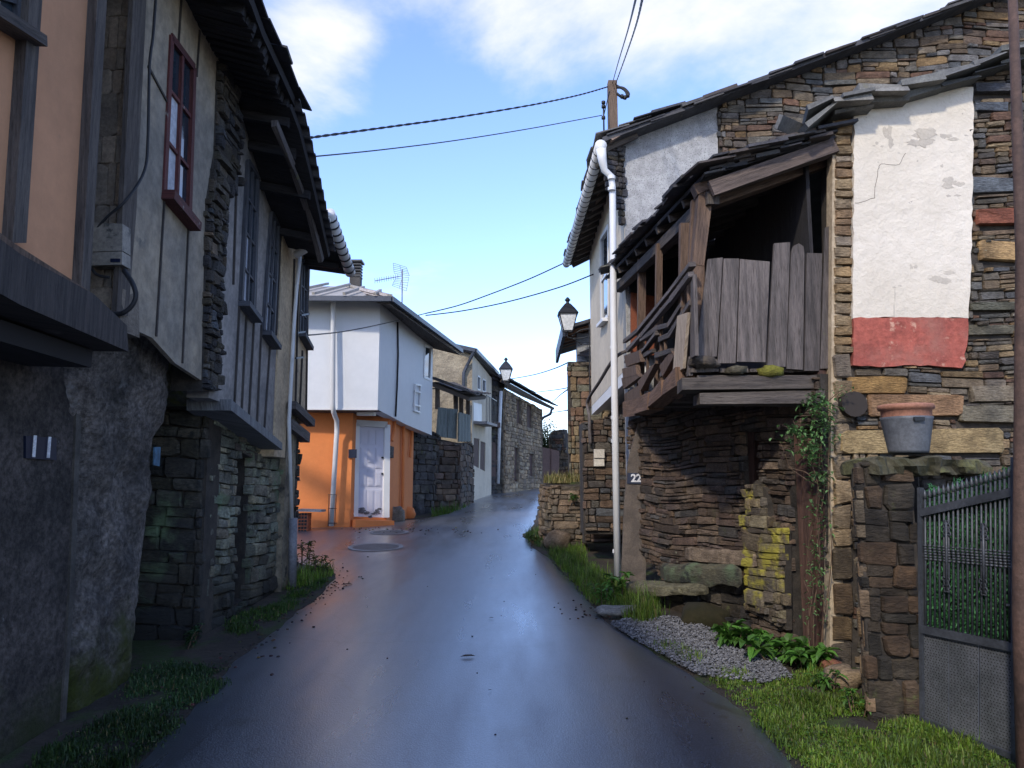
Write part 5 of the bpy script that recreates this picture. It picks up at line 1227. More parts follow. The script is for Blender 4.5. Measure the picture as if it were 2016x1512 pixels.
q0 = P(1789, 893, 4.98); zb3 = P(1789, 893, 4.98).z; sc = 1500/4.98
t = T('flower_pot', 'terracotta pot nested in a dark rubber bucket on top of the gate pillar', 'pot', q0)
hb = (893-822)/sc; m = MB(); m.lathe(q0, [(0, .004), (.115, .004), (.12, 0), (.122, .02), (.155, hb*.92), (.16, hb), (.152, hb), (.148, hb-.02)], 28, (1, 1, 1)); bk = m.build('bucket', M['zinc'], t, smooth=True)
m = MB(); m.box(q0.x-.035, q0.x+.03, q0.y-.168, q0.y-.15, q0.z+hb-.035, q0.z+hb-.01); m.build('lug', M['metal_dark'], bk)
m = MB(); m.lathe(q0, [(.0, hb*.5), (.13, hb*.6), (.15, hb+.0), (.152, hb+.045), (.168, hb+.05), (.172, hb+.07), (.165, hb+.082), (.145, hb+.078), (.13, hb+.02), (0, hb+.0)], 28); m.build('pot', M['terracotta'], t, smooth=True)
# gate
gx0 = P(1811, 1200, 4.78); gx1 = P(1999, 1200, 4.2)
GW = Wall(gx0.x, 4.78, gx1.x, 4.2)
g = T('metal_gate', 'grey metal gate with spear tips, green mesh backing and perforated lower sheet', 'gate', ((gx0.x+gx1.x)/2, 4.5, .1))
gy = (GW.n.x, GW.n.y, 0)
def gb(m, a, b, w, h, o=0): m.bar(GW.px(*a, o), GW.px(*b, o), w, h, up=gy, col=(1, 1, 1))
m = MB(); gb(m, (1812, 960), (1817, 1420), .022, .03); gb(m, (1812, 1010), (2020, 963), .045, .03, .002); gb(m, (1815, 1238), (2020, 1279), .045, .03, .002); gb(m, (1817, 1416), (2020, 1500), .03, .03); gb(m, (1998, 900), (2000, 1500), .03, .03); m.build('frame', M['gate_grey'], g)
NB = 20
for k in range(NB):
    t_ = (k+.6)/NB; u = 1816+(2000-1816)*t_; vt = 1010-(u-1812)*.226; vb = 1238+(u-1815)*.2; 
    m = MB(); a = GW.px(u, vt-26-6*t_, .0); c = GW.px(u+1, vb, .0)
    m.tube([a, c], .0065, 6)
    m.tube([a+Vector((0, 0, -.005)), a+Vector((0, 0, .015)), a+Vector((0, 0, .03)), a+Vector((0, 0, .055))], [.006, .012, .009, .0015], 6)
    for dv in (.45,): 
        base = GW.px(u+.5, 1083+(u-1812)*.085, 0)
    for j in range(6): z = base+Vector((0, 0, .03-.016*j-.0)); m.tube([z+Vector((0, 0, .007)), z, z-Vector((0, 0, .007))], [.008, .0125, .008], 6)
    ob = m.build('bar', M['gate_grey'] if 1 else None, g, smooth=True)
for u in (1866, 1939):
    m = MB(); vm = 1085+(u-1812)*.085
    top = GW.px(u, vm-62, .012); bt = GW.px(u+1, vm+72, .012); m.tube([top, bt], .008, 6)
    for s_, p_ in ((1, top), (-1, bt)):
        for j in range(4):
            z = p_-Vector((0, 0, s_*.022*j)); d = Vector((GW.d.x, GW.d.y, 0)); r = .012+.006*(j % 2)
            m.tube(smoothpts([z, z+d*r+Vector((0, 0, .01)), z+d*r*1.2-Vector((0, 0, .012)), z-Vector((0, 0, .006))], 3), .004, 5); m.tube(smoothpts([z, z-d*r+Vector((0, 0, .01)), z-d*r*1.2-Vector((0, 0, .012)), z-Vector((0, 0, .006))], 3), .004, 5)
    m.build('ornament', M['gate_grey'], g, smooth=True)
m = MB(); random.seed(5)
for k in range(14000):
    u = U(1815, 2010); top = 968-(u-1812)*.24+9*math.sin(u*.13); vb = 1234+(u-1815)*.2; v = U(top, vb)
    q = GW.px(u, v, -.03-U(0, .03)); d = Vector((U(-1, 1), U(-1, .2), U(-1, 1))).normalized()*.034; s_ = Vector((U(-1, 1), U(-1, 1), U(-1, 1))).normalized()*.0055
    bi = len(m.v); m.v += [q-s_, q+s_, q+d]; t0 = U(.6, 1.3); m.face((bi, bi+1, bi+2), (.06*t0, .2*t0, .08*t0))
m.build('mesh_hedge', M['hedge'], g)
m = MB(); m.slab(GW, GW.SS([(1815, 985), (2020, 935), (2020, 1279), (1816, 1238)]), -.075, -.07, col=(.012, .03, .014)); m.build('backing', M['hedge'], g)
hs = []
for (ua, ub) in ((1817, 1866), (1868, 1925), (1928, 2020)):
    m = MB(); q = [(ua, 1244+(ua-1815)*.2), (ub, 1244+(ub-1815)*.2), (ub, 1414+(ub-1815)*.42), (ua, 1414+(ua-1815)*.42)]
    m.slab(GW, GW.SS(q), -.01, -.004); sh = m.build('sheet_panel', M['gate_lower'], g)
    m = MB(); a0_, z0_ = GW.S(ua, q[0][1]); a1_, z1_ = GW.S(ub, q[2][1]); nu = int((a1_-a0_)/.014); nv = 34
    for i in range(nu):
        for j in range(nv):
            uu = ua+(ub-ua)*(i+.5)/nu; vv = (1244+(uu-1815)*.2)+((1414+(uu-1815)*.42)-(1244+(uu-1815)*.2))*(j+.5)/nv
            c = GW.px(uu, vv, -.003); d = Vector((GW.d.x, GW.d.y, 0))*.0035*(1+0*(j % 2)); off = Vector((GW.d.x, GW.d.y, 0))*(.006 if j % 2 else 0)
            bi = len(m.v); m.v += [c+off-d-Vector((0, 0, .003)), c+off+d-Vector((0, 0, .003)), c+off+d+Vector((0, 0, .003)), c+off-d+Vector((0, 0, .003))]; m.face((bi, bi+1, bi+2, bi+3))
    m.build('perforation', M['metal_dark'], sh)
m = MB(); q = GW.px(1985, 1190, .02); m.bar(q, q+Vector((.06, -.02, 0)), .02, .012); m.build('latch', M['metal_dark'], g)
# right foreground pole
m = MB(); pb_ = P(2018, 1500, 3.85); pt_ = P(2011, -30, 3.85); r0_ = (2018-1996)/1500*3.85
m.tube([Vector((P(2018, 1500, 3.85).x, 3.85, -.1)), P(2017, 1200, 3.85), P(2012, 500, 3.85), pt_+Vector((0, 0, 1))], [r0_, r0_*.95, .03, .018], 14)
m.build('roadside_pole', M['rust'], None, smooth=True, label='rusty brown pole at the right edge in front of the gate', cat='pole')

# ================================================================ FAR RIGHT WALLS
t = T('block_outbuilding', 'stone outbuilding with grey concrete block upper part and jutting timber eaves', 'outbuilding', (1.6, 15.5, gz(15)))
WF = Wall(P(1121, 900, 15.2).x, 15.2, 3.2, 15.2)
stone_wall(t, WF, [(0, .8), (WF.L, .8), (WF.L, WF.S(1130, 712)[1]), (0, WF.S(1122, 712)[1])], name='stone_wall', mt='stone', pal=[(.26, .22, .14), (.2, .16, .11), (.3, .22, .12), (.18, .17, .12), (.22, .14, .09)], thick=.4, rh=(.09, .2), ln=(.25, .6), dep=(.02, .06), band=.25)
m = MB()
for i in range(3):
    for j in range(3):
        x0 = P(1136, 700, 15.6).x+i*.42-(j % 2)*.2; z0 = P(1136, 712, 15.6).z+j*.2; x0 = max(x0, P(1136, 700, 15.6).x); m.box(x0+.004, P(1136, 700, 15.6).x+(i+1)*.42-(j % 2)*.2-.004, 15.6, 15.85, z0+.004, z0+.196, (U(.9, 1.1),)*3)
m.build('block_wall', mat('pale_concrete_block', (.36, .37, .38), (.28, .29, .3), 3, .9, .4, 40), t)
ra = P(1112, 632, 15.3); rz = ra.z
m = MB(); quad_slab(m, [(ra.x, 15.2, rz-.12), (ra.x, 17.6, rz-.25), (3.5, 17.6, rz+.5), (3.5, 15.2, rz+.6)], .07); rf = m.build('roof', M['slate_plain'], t)
m = MB()
for k in range(6): m.bar((ra.x+.02, 15.4+k*.38, rz-.25), (ra.x+.7, 15.4+k*.38, rz-.05), .08, .08, col=(2, 1.6, 1.3))
m.build_each('rafter', M['wood_brown'], rf)
m = MB(); m.bar((ra.x-.03, 15.15, rz-.2), (ra.x-.03, 17.6, rz-.36), .06, .3); m.build('gutter', M['gutter_dark'], t)
m = MB(); slates(m, P(1140, 705, 15.5), P(1168, 705, 15.1), Vector((.5, .1, .3)), 3, .15, (.15, .3), (.02, .04)); m.build('slates', M['slate'], rf)
# low dry-stone wall with grass top
t = T('low_dry_stone_wall', 'low dry-stone wall with grassy top jutting to the road edge', 'wall', (.8, 12.5, gz(12)))
a_ = G(1068, 1062); LWp = [(a_.x+.03, 13.4), (a_.x, 12.6), (a_.x+.12, 12.2), (1.15, 11.9)]
zt = P(1100, 950, 12.6).z
for i in range(3):
    w = wall_between(LWp[i], LWp[i+1]); kw = dict(mt='stone', pal=[(.2, .15, .1), (.16, .12, .08), (.24, .19, .13), (.13, .11, .08)], rh=(.05, .12), ln=(.15, .45), dep=(.02, .08), thick=.3)
    stone_wall(t, w, [(0, .3), (w.L, .3), (w.L, zt-.03), (0, zt-.03)], name='stonework', **kw)
m = MB(); quad_slab(m, [(LWp[0][0]+.05, 13.4, zt-.02), (LWp[1][0]+.05, 12.65, zt-.02), (1.2, 11.95, zt+.02), (1.4, 13.6, zt+.02)], .2); m.build('earth_fill', M['ground'], t)
m = MB(); q = G(1098, 1078); rock(m, (q.x, 12.0, gz(12)+.12), (.2, .15, .14), (.26, .19, .12)); m.build('boulder', M['stone'], None, smooth=True, label='tan boulder at the base of the low dry-stone wall', cat='boulder')
# garden wall closing the space between pier and low wall
t = T('side_stone_wall', 'tall dry-stone wall end between the meter pier and the outbuilding', 'wall', (1.1, 13, gz(13)))
w = Wall(P(1148, 900, 11.6).x, 11.6, 1.8, 11.6); stone_wall(t, w, [(0, .7), (w.L, .7), (w.L, w.S(1160, 840)[1]), (0, w.S(1150, 850)[1])], name='stonework', pal=PAL_BROWN+PAL_OCHRE[:1], thick=.4, rh=(.05, .14), ln=(.15, .4), dep=(.02, .05))

# ================================================================ LAMPS, POLES, WIRES
def lantern(base, s, label, arm):
    t = T('street_lamp', label, 'street lamp', base, 'wall lanterns along the street')
    b0 = Vector(base); H = .36*s; m = MB()
    def fr(r, z): return [b0+Vector((sx*r, sy*r, z)) for sx, sy in ((-1, -1), (1, -1), (1, 1), (-1, 1))]
    lo = fr(.1*s, 0); hi = fr(.19*s, H)
    for k in range(4): m.bar(lo[k], hi[k], .018*s, .018*s); m.bar(lo[k], lo[(k+1) % 4], .018*s, .018*s); m.bar(hi[k], hi[(k+1) % 4], .03*s, .03*s)
    m.build('frame', M['metal_dark'], t)
    m = MB(); bi = 0; m.v += [q*.96+b0*.04+Vector((0, 0, 0)) for q in lo+hi]
    for k in range(4): j = (k+1) % 4; m.face((k, j, 4+j, 4+k))
    m.face((3, 2, 1, 0)); m.build('glass', M['glass_milk'], t)
    m = MB(); m.v += [b0+Vector((sx*.22*s, sy*.22*s, H+.01)) for sx, sy in ((-1, -1), (1, -1), (1, 1), (-1, 1))]+[b0+Vector((sx*.15*s, sy*.15*s, H+.12*s)) for sx, sy in ((-1, -1), (1, -1), (1, 1), (-1, 1))]+[b0+Vector((sx*.06*s, sy*.06*s, H+.24*s)) for sx, sy in ((-1, -1), (1, -1), (1, 1), (-1, 1))]
    for r in (0, 4):
        for k in range(4): j = (k+1) % 4; m.face((r+k, r+j, r+4+j, r+4+k))
    m.face((8, 9, 10, 11)); m.face((3, 2, 1, 0)); m.build('cap', M['metal_dark'], t)
    m = MB(); m.lathe(b0+Vector((0, 0, H+.23*s)), [(.04*s, 0), (.05*s, .02*s), (.03*s, .05*s), (.05*s, .08*s), (.07*s, .1*s), (.05*s, .12*s), (.02*s, .16*s)], 12); m.build('finial', M['metal_dark'], t, smooth=True)
    m = MB()
    for a in arm: m.tube(smoothpts(a, 5), .014*s, 6)
    m.build('bracket', M['metal_dark'], t, smooth=True)
lb = P(1118, 652, 14.6); we = Vector((1.55, 14.5, lb.z-.05))
lantern(lb, .9, 'black lantern with milky glass on a bracket from the white gutter house', [[lb, lb+Vector((0, 0, -.12)), lb+Vector((.25, 0, -.14)), we+Vector((0, 0, -.05))], [lb+Vector((.08, 0, -.1)), lb+Vector((.25, 0, .02)), we+Vector((0, 0, .08))], [lb+Vector((.1, 0, -.14)), lb+Vector((.3, 0, -.26)), we+Vector((0, 0, -.22))]])
lb = P(996, 750, 27.5); lantern(lb, 1.15, 'distant black lantern rising above the dark narrow house eave', [[lb, lb+Vector((0, .1, -.3)), P(994, 790, 28.8)]])
t = T('utility_pole', 'weathered utility pole with cable coil rising behind the slate gable', 'pole', (2.1, 16.3, 1))
q1 = P(1205, 162, 16.3); m = MB(); m.bar((q1.x-.02, 16.3, .8), q1, .24, .24, w1=.2, h1=.2, col=(1, 1, 1)); m.build('shaft', M['pole'], t)
m = MB(); m.tube(smoothpts([P(1213, 172, 16.2), P(1228, 174, 16.2), P(1238, 186, 16.2), P(1228, 193, 16.2), P(1214, 184, 16.2)]), .03, 6); m.tube(smoothpts([P(1213, 168, 16.2), P(1230, 178, 16.2), P(1235, 190, 16.2)]), .025, 6)
for u, v in ((1222, 190), (1228, 192), (1234, 188)): q = P(u, v, 16.15); m.tube([q, q+Vector((.06, 0, 0))], .05, 6)
m.build('cable_coil', M['cable'], t, smooth=True)
m = MB(); m.tube([P(1188, 200, 16.2), P(1189, 260, 16.2)], .02, 6); m.tube([P(1188, 230, 16.2), P(1200, 180, 16.2)], .012, 6)
for v in (202, 210, 232): q = P(1188, v, 16.2); m.tube([q-Vector((0, 0, .03)), q+Vector((0, 0, .03))], .045, 8)
m.build('insulator', M['metal_dark'], t, smooth=True)
G2 = 'overhead wires'
def wire(px, d0, d1, r, label, tw=False):
    n = len(px); pts = [P(u, v, d0+(d1-d0)*i/(n-1)) for i, (u, v) in enumerate(px)]
    pts = smoothpts(pts, 10)
    if tw:
        m = MB(); 
        for ph in (0, math.pi): m.tube([q+Vector((0, math.cos(i*.9+ph), math.sin(i*.9+ph)))*r*.7 for i, q in enumerate(smoothpts(pts, 3))], r*.8, 5)
        m.build('overhead_wire', M['cable'], None, smooth=True, label=label, cat='cable', group=G2)
    else: cable('overhead_wire', pts, r, label, group=G2)
wire([(604, 272), (750, 252), (900, 231), (1050, 206), (1140, 187), (1196, 171)], 8.0, 16.2, .012, 'thick twisted cable from the left eave up to the pole top', True)
wire([(610, 309), (750, 295), (900, 276), (1050, 252), (1185, 227)], 8.3, 16.2, .01, 'thin wire below the twisted cable, from left eave to pole insulator')
wire([(1268, -20), (1252, 50), (1232, 110), (1212, 165)], 4.5, 16.2, .012, 'thick twisted cable running overhead from the camera to the pole top', True)
wire([(1256, -20), (1236, 60), (1218, 120), (1206, 163)], 4.6, 16.2, .009, 'thin wire left of the thick cable above the pole top')
wire([(1108, 519), (1040, 550), (960, 581), (900, 602), (838, 617)], 14.6, 16, .012, 'wire from the white gutter end down to the white house eave')
wire([(1168, 540), (1100, 566), (1000, 594), (910, 612), (838, 621)], 13.5, 16, .012, 'wire from the cream street wall down to the white house eave')
wire([(606, 660), (680, 652), (760, 636), (838, 617)], 9.3, 16, .01, 'wire sagging across the white siding from the left row')
wire([(1120, 713), (1090, 726), (1050, 738), (1000, 747)], 15.4, 27.4, .014, 'upper far wire from the outbuilding to the distant lantern')
wire([(1125, 762), (1090, 768), (1046, 773)], 15.4, 31, .013, 'middle far wire above the far stone house roof')
wire([(1120, 765), (1100, 780), (1084, 795)], 15.4, 36, .015, 'short slanting far wire reaching the far stone house eave')
wire([(1122, 807), (1095, 811), (1072, 814)], 15.4, 35.5, .013, 'lowest far wire by the far stone house downpipe')
m = MB(); m.tube([BR.px(781, 634, .02)]+[BR.px(u, v, .02) for u, v in ((782, 700), (780, 760), (777, 820))], .018, 6); m.build('facade_cable', M['cable'], None, smooth=True, label='black cable running down the white siding to the orange wall', cat='cable')
m = MB(); m.tube(smoothpts([WS.px(1166, 1, .03)*0+Vector((1.47, 14.2, 4.6)), Vector((1.46, 14.2, 3.6)), Vector((1.46, 14.2, 2.6))]), .012, 6); m.build('facade_cable', M['cable'], None, smooth=True, label='black cable down the far end of the cream street wall', cat='cable')

# ================================================================ VEGETATION AND LOOSE GROUND
random.seed(77)
def poly_world(px): return [(G(u, v).x, G(u, v).y) for u, v in px]
def leafblade(m, p, d, L, w, col, droop=.3):
    d = d.normalized(); s = d.cross(Vector((0, 0, 1)))
    if s.length < .1: s = Vector((1, 0, 0))
    s.normalize(); n = s.cross(d).normalized(); b = len(m.v)
    p1 = p+d*L*.35-n*0; p2 = p+d*L*.75-Vector((0, 0, droop*L*.25)); p3 = p+d*L-Vector((0, 0, droop*L*.6))
    up = n*w*.25
    m.v += [p, p1+s*w*.5+up, p1, p1-s*w*.5+up, p2+s*w*.36+up, p2, p2-s*w*.36+up, p3]
    for f in ((0, 1, 2), (0, 2, 3), (1, 4, 5, 2), (2, 5, 6, 3), (4, 7, 5), (5, 7, 6)): m.face([b+i for i in f], col)
def grass(px, n, h, label, lean=.5, pal=((.1, .17, .02), (.07, .12, .02), (.14, .19, .03)), zf=None, world=None, w=.0035, clump=True, name='grass'):
    poly = world or poly_world(px); xs = [q[0] for q in poly]; ys = [q[1] for q in poly]; m = MB(); k = 0; tries = 0
    off = U(0, 99)
    while k < n and tries < n*30:
        tries += 1; x = U(min(xs), max(xs)); y = U(min(ys), max(ys))
        if not inside((x, y), poly): continue
        if zf is None: x += random.gauss(0, .035); y += random.gauss(0, .05)
        d = noise.noise(Vector((x*3.2+off, y*3.2, 0)))
        if clump and R() > .62+d*1.3: continue
        z = zf if zf is not None else max(gz(y)-.02, roadz(x, y)-.02 if lerp_edge(LE, y) < x < lerp_edge(RE, y) else -9)
        hh = h*(U(.3, 1.1) if R() < .85 else U(1.1, 1.9))*(1+d*1.2); a = U(0, 6.28); bend = Vector((math.cos(a), math.sin(a), 0))*hh*U(.1, lean); s = Vector((-math.sin(a), math.cos(a), 0))*w*U(.7, 1.5)
        p = Vector((x, y, z)); c = random.choice(pal) if R() > .04 else (.24, .19, .09); t = U(.55, 1.4)*(1+.5*noise.noise(Vector((x*2, y*2, off)))); col = (c[0]*t, c[1]*t, c[2]*t)
        if clump and R() < .16:
            leafblade(m, p+Vector((0, 0, hh*U(.2, .7))), Vector((math.cos(a), math.sin(a), U(-.1, .5))), U(.012, .03), U(.008, .018), (col[0]*.8, col[1]*.95, col[2]), .3); k += 1; continue
        bi = len(m.v); mid = p+Vector((0, 0, hh*.6))+bend*.35
        m.v += [p-s, p+s, mid-s*.8, mid+s*.8, p+Vector((0, 0, hh*.93))+bend]; m.face((bi, bi+1, bi+3, bi+2), col); m.face((bi+2, bi+3, bi+4), col); k += 1
    return m.build(name, M['leaf'], None, label=label, cat='grass', kind='stuff')
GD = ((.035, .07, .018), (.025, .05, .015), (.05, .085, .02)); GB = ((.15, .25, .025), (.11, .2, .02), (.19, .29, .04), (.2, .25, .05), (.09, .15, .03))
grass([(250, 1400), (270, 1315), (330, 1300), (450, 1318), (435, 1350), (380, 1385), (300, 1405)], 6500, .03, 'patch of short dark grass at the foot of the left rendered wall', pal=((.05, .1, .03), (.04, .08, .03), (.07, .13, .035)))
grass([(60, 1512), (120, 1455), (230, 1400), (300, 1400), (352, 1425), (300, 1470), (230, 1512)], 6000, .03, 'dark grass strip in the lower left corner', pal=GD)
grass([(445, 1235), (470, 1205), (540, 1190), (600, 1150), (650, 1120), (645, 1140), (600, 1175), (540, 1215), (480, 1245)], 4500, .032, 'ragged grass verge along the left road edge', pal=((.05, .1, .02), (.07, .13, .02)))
grass([(552, 1155), (575, 1130), (650, 1112), (648, 1130), (610, 1150), (570, 1160)], 2600, .08, 'bright grass tuft under the end of the left row', pal=GB)
grass([(1085, 1090), (1145, 1065), (1150, 1110), (1235, 1160), (1250, 1190), (1205, 1205), (1160, 1180), (1140, 1150), (1100, 1112)], 11000, .085, 'tall bright grass verge between the tarmac and the downpipe', pal=GB)
grass([(1036, 1060), (1060, 1045), (1085, 1062), (1085, 1080), (1055, 1075)], 1500, .1, 'grass tuft at the tip of the low dry-stone wall', pal=((.08, .16, .03), (.06, .12, .02)))
grass([(1230, 1215), (1245, 1185), (1290, 1190), (1300, 1215), (1260, 1228)], 1400, .13, 'grass clump in front of the lowest bench slab', pal=GB)
grass([(1380, 1315), (1450, 1325), (1500, 1345), (1560, 1335), (1640, 1310), (1700, 1400), (1810, 1400), (2030, 1500), (2030, 1540), (1600, 1530), (1560, 1480), (1490, 1410), (1430, 1350)], 34000, .035, 'bright green grass between the tarmac, the pillar and the gate', pal=GB)
grass([(1320, 1260), (1390, 1290), (1380, 1310), (1290, 1275), (1270, 1240)], 700, .04, 'sparse grass blades coming through the gravel', pal=GB)
grass([(848, 1018), (870, 990), (905, 985), (930, 975), (928, 990), (915, 1002), (880, 1014)], 4000, .13, 'bright grass bank below the dry-stone shed', pal=((.1, .2, .02), (.08, .16, .02)), w=.006)
zt = P(1100, 950, 12.6).z
grass(None, 2600, .1, 'dry straw-coloured grass growing on top of the low dry-stone wall', pal=((.25, .2, .07), (.16, .17, .04), (.3, .24, .1)), zf=zt-.01, world=[(LWp[0][0]+.05, 13.4), (LWp[1][0], 12.6), (LWp[2][0], 12.15), (1.2, 11.9), (1.35, 13.5)], w=.005)

def weed(x, y, z, r, n, L, w, label, name='leafy_weed', pal=((.06, .15, .02), (.09, .2, .03), (.05, .11, .02)), stems=5, h=.25, cat='weed'):
    t = T(name, label, cat, (x, y, z)); m = MB(); ms = MB()
    for k in range(stems):
        a = U(0, 6.28); q = Vector((x+math.cos(a)*r*.3, y+math.sin(a)*r*.3, z-.02)); e = Vector((x+math.cos(a)*r*U(.4, 1), y+math.sin(a)*r*U(.4, 1), z+h*U(.5, 1)))
        md = (q+e)/2+Vector((0, 0, h*.15)); ms.tube([q, md, e], [.005, .004, .002], 5)
        for j in range(n//stems):
            tt = U(.15, 1); pp = q.lerp(e, tt)+Vector((0, 0, h*.15*math.sin(tt*3.1))); d = Vector((U(-1, 1), U(-1, 1), U(-.2, .7)))
            c = random.choice(pal); g_ = U(.7, 1.3); leafblade(m, pp, d, L*U(.6, 1.2), w*U(.6, 1.2), tuple(v*g_ for v in c), U(.2, .9))
    ms.build('stem', M['stem'], t); m.build('foliage', M['leaf'], t)
for (u, v, r, n, L, w, h, lab) in ((1215, 1178, .16, 60, .11, .06, .28, 'broad-leaved weed at the foot of the white downpipe'), (1185, 1190, .12, 40, .09, .04, .22, 'spindly weed at the road edge left of the downpipe'),
        (1450, 1268, .2, 90, .13, .08, .14, 'lush broad-leaved plant at the back of the gravel near the bench'), (1530, 1300, .24, 110, .13, .085, .14, 'sprawling broad-leaved plant in front of the yellow lichen pier'),
        (1585, 1312, .2, 90, .12, .07, .2, 'bushy weed at the foot of the climbing rose'), (1630, 1352, .12, 40, .08, .03, .12, 'small weed by the reddish stone'), (1690, 1400, .14, 60, .06, .03, .14, 'small leafy weed against the pillar foot')):
    q = G(u, v); weed(q.x, q.y, q.z, r, n, L, w, lab, h=h, pal=((.08, .2, .03), (.11, .26, .04), (.06, .13, .02)))
for (u, v, r, n, L, w, h, lab) in ((600, 1120, .14, 90, .09, .03, .4, 'tall yellow-green weed beside the last left wall corner'), (628, 1128, .16, 90, .08, .03, .24, 'low dark leafy weed at the end of the left row'), (1048, 1068, .14, 50, .07, .04, .15, 'dark leafy weed at the tip of the low wall')):
    q = G(u, v); weed(q.x, q.y, q.z, r, n, L, w, lab, h=h, pal=((.05, .1, .025), (.1, .12, .02), (.035, .07, .02)))
q = G(395, 1290); weed(q.x-.25, q.y+.3, q.z, .18, 70, .07, .03, 'dark fern-like weed at the mouth of the left stone opening', h=.18, pal=((.03, .07, .03), (.04, .09, .03)))
q = P(1128, 985, 11.9); weed(q.x, q.y-.05, q.z, .1, 50, .06, .03, 'small bright weed growing out of the low dry-stone wall', h=.1)
# hanging moss at the render foot
# climbing rose
t = T('climbing_rose', 'climbing rose with thin bare stems and green leaf sprays against the annex corner', 'climbing plant', RL.px(1610, 1290, .15))
ms = MB(); ml = MB(); mh = MB()
CW = Wall(2.0, 6.15, 2.6, 5.95)
def cp(u, v, o=0): return CW.px(u, v, o)
lines = [[(1602, 1295), (1600, 1200), (1612, 1100), (1606, 1000), (1612, 900), (1600, 840), (1612, 800)], [(1612, 1298), (1620, 1180), (1608, 1060), (1622, 960), (1615, 880), (1628, 800), (1645, 770)], [(1596, 1290), (1590, 1230), (1600, 1150), (1590, 1080), (1610, 980), (1590, 900), (1555, 850), (1540, 840)],
         [(1618, 1240), (1635, 1100), (1628, 950), (1632, 860)], [(1604, 950), (1585, 930), (1555, 920), (1545, 895), (1535, 870)], [(1606, 870), (1580, 860), (1560, 830)], [(1603, 955), (1580, 940), (1552, 920)], [(1600, 1130), (1585, 1120), (1582, 1140), (1590, 1160)], [(1622, 800), (1650, 775), (1672, 770)]]
random.seed(21)
for li, l in enumerate(lines):
    pts = smoothpts([cp(u, v, .05+U(0, .12)) for u, v in l], 6); ms.tube(pts, [.0045*(1-.6*i/len(pts)) for i in range(len(pts))], 5)
def spray(u, v, su, sv, n, L=.045):
    for _ in range(n):
        q = cp(u+random.gauss(0, su), v+random.gauss(0, sv), U(.03, .25)); c = random.choice(((.09, .2, .06), (.13, .26, .08), (.06, .13, .04), (.18, .32, .12))); g_ = U(.7, 1.25)
        leafblade(ml, q, Vector((U(-1, 1), U(-1, .3), U(-.6, .5))), L*U(.6, 1.2), L*.55, tuple(x*g_ for x in c), .3)
spray(1606, 800, 16, 14, 120); spray(1615, 840, 14, 25, 120); spray(1580, 860, 20, 14, 90); spray(1560, 850, 12, 8, 40); spray(1590, 890, 16, 14, 80); spray(1610, 930, 14, 30, 80); spray(1608, 1010, 12, 40, 70, .035); spray(1605, 1100, 12, 45, 90, .035); spray(1603, 1170, 14, 40, 60, .03); spray(1650, 775, 12, 8, 30, .025)
for u, v in ((1535, 842), (1548, 893), (1540, 900), (1557, 884)):
    for _ in range(5): rock(mh, cp(u+U(-6, 6), v+U(-6, 6), .15), (.008, .008, .008), (.12, .05, .03), 5, 4)
ms.build('stem', M['stem'], t); ml.build('foliage', M['leaf'], t); mh.build('rose_hips', M['stem'], t)
# distant tree
t = T('distant_tree', 'thin leafy tree top showing over the brown gate', 'tree', P(1080, 870, 44)-Vector((0, 0, 2.5)))
ms = MB(); ml = MB(); q0 = P(1080, 905, 44); tb = q0-Vector((0, 0, 2.2)); ms.tube([tb, q0], [.14, .08], 8)
for k in range(14):
    a = U(0, 6.28); e = q0+Vector((math.cos(a)*U(.3, 1.0), math.sin(a)*U(.3, 1), U(.5, 2.2))); ms.tube([q0, (q0+e)/2+Vector((0, 0, .2)), e], [.05, .03, .01], 5)
    for j in range(130):
        p = q0.lerp(e, U(.3, 1))+Vector((random.gauss(0, .22), random.gauss(0, .22), random.gauss(0, .2))); leafblade(ml, p, Vector((U(-1, 1), U(-1, 1), U(-1, 1))), .1, .06, random.choice(((.07, .1, .04), (.1, .14, .06), (.05, .08, .03))))
ms.build('trunk', M['stem'], t); ml.build('crown', M['leaf'], t)
t = T('dark_bush', 'dark green bush between the far house and the stone stump', 'bush', P(1071, 960, 39))
ml = MB(); ms = MB(); q0 = P(1072, 890, 39); ms.tube([q0-Vector((0, 0, 1.6)), q0+Vector((0, 0, .5))], [.06, .02], 6)
for k in range(2200):
    d = Vector((random.gauss(0, .32), random.gauss(0, .3), random.gauss(0, .75))); c = random.choice(((.03, .06, .02), (.05, .08, .025), (.02, .04, .015))); leafblade(ml, q0+d, Vector((U(-1, 1), U(-1, 1), U(-1, 1))), .12, .07, c)
ms.build('trunk', M['stem'], t); ml.build('foliage', M['leaf'], t)
# gravel
poly = poly_world([(1200, 1228), (1240, 1218), (1330, 1215), (1400, 1240), (1450, 1280), (1530, 1300), (1560, 1335), (1500, 1345), (1380, 1330), (1290, 1282)])
xs = [q[0] for q in poly]; ys = [q[1] for q in poly]; m = MB(); k = 0
while k < 7000:
    x = U(min(xs), max(xs)); y = U(min(ys), max(ys))
    if not inside((x, y), poly): continue
    k += 1; r = U(.006, .016); c = Vector((x, y, gz(y)+U(-.004, .02))); t = U(.5, 1.5); col = (.15*t, .15*t, .155*t); b = len(m.v)
    for d in ((1, 0, 0), (-1, 0, 0), (0, 1, 0), (0, -1, 0), (0, 0, .7), (0, 0, -.7)): m.v.append(c+Vector((d[0]+U(-.3, .3), d[1]+U(-.3, .3), d[2]+U(-.2, .2)))*r if 0 else c+Vector((d[0]+U(-.35, .35), d[1]+U(-.35, .35), d[2]+U(-.2, .2)))*r)
    for f in ((0, 2, 4), (2, 1, 4), (1, 3, 4), (3, 0, 4), (2, 0, 5), (1, 2, 5), (3, 1, 5), (0, 3, 5)): m.face([b+i for i in f], col)
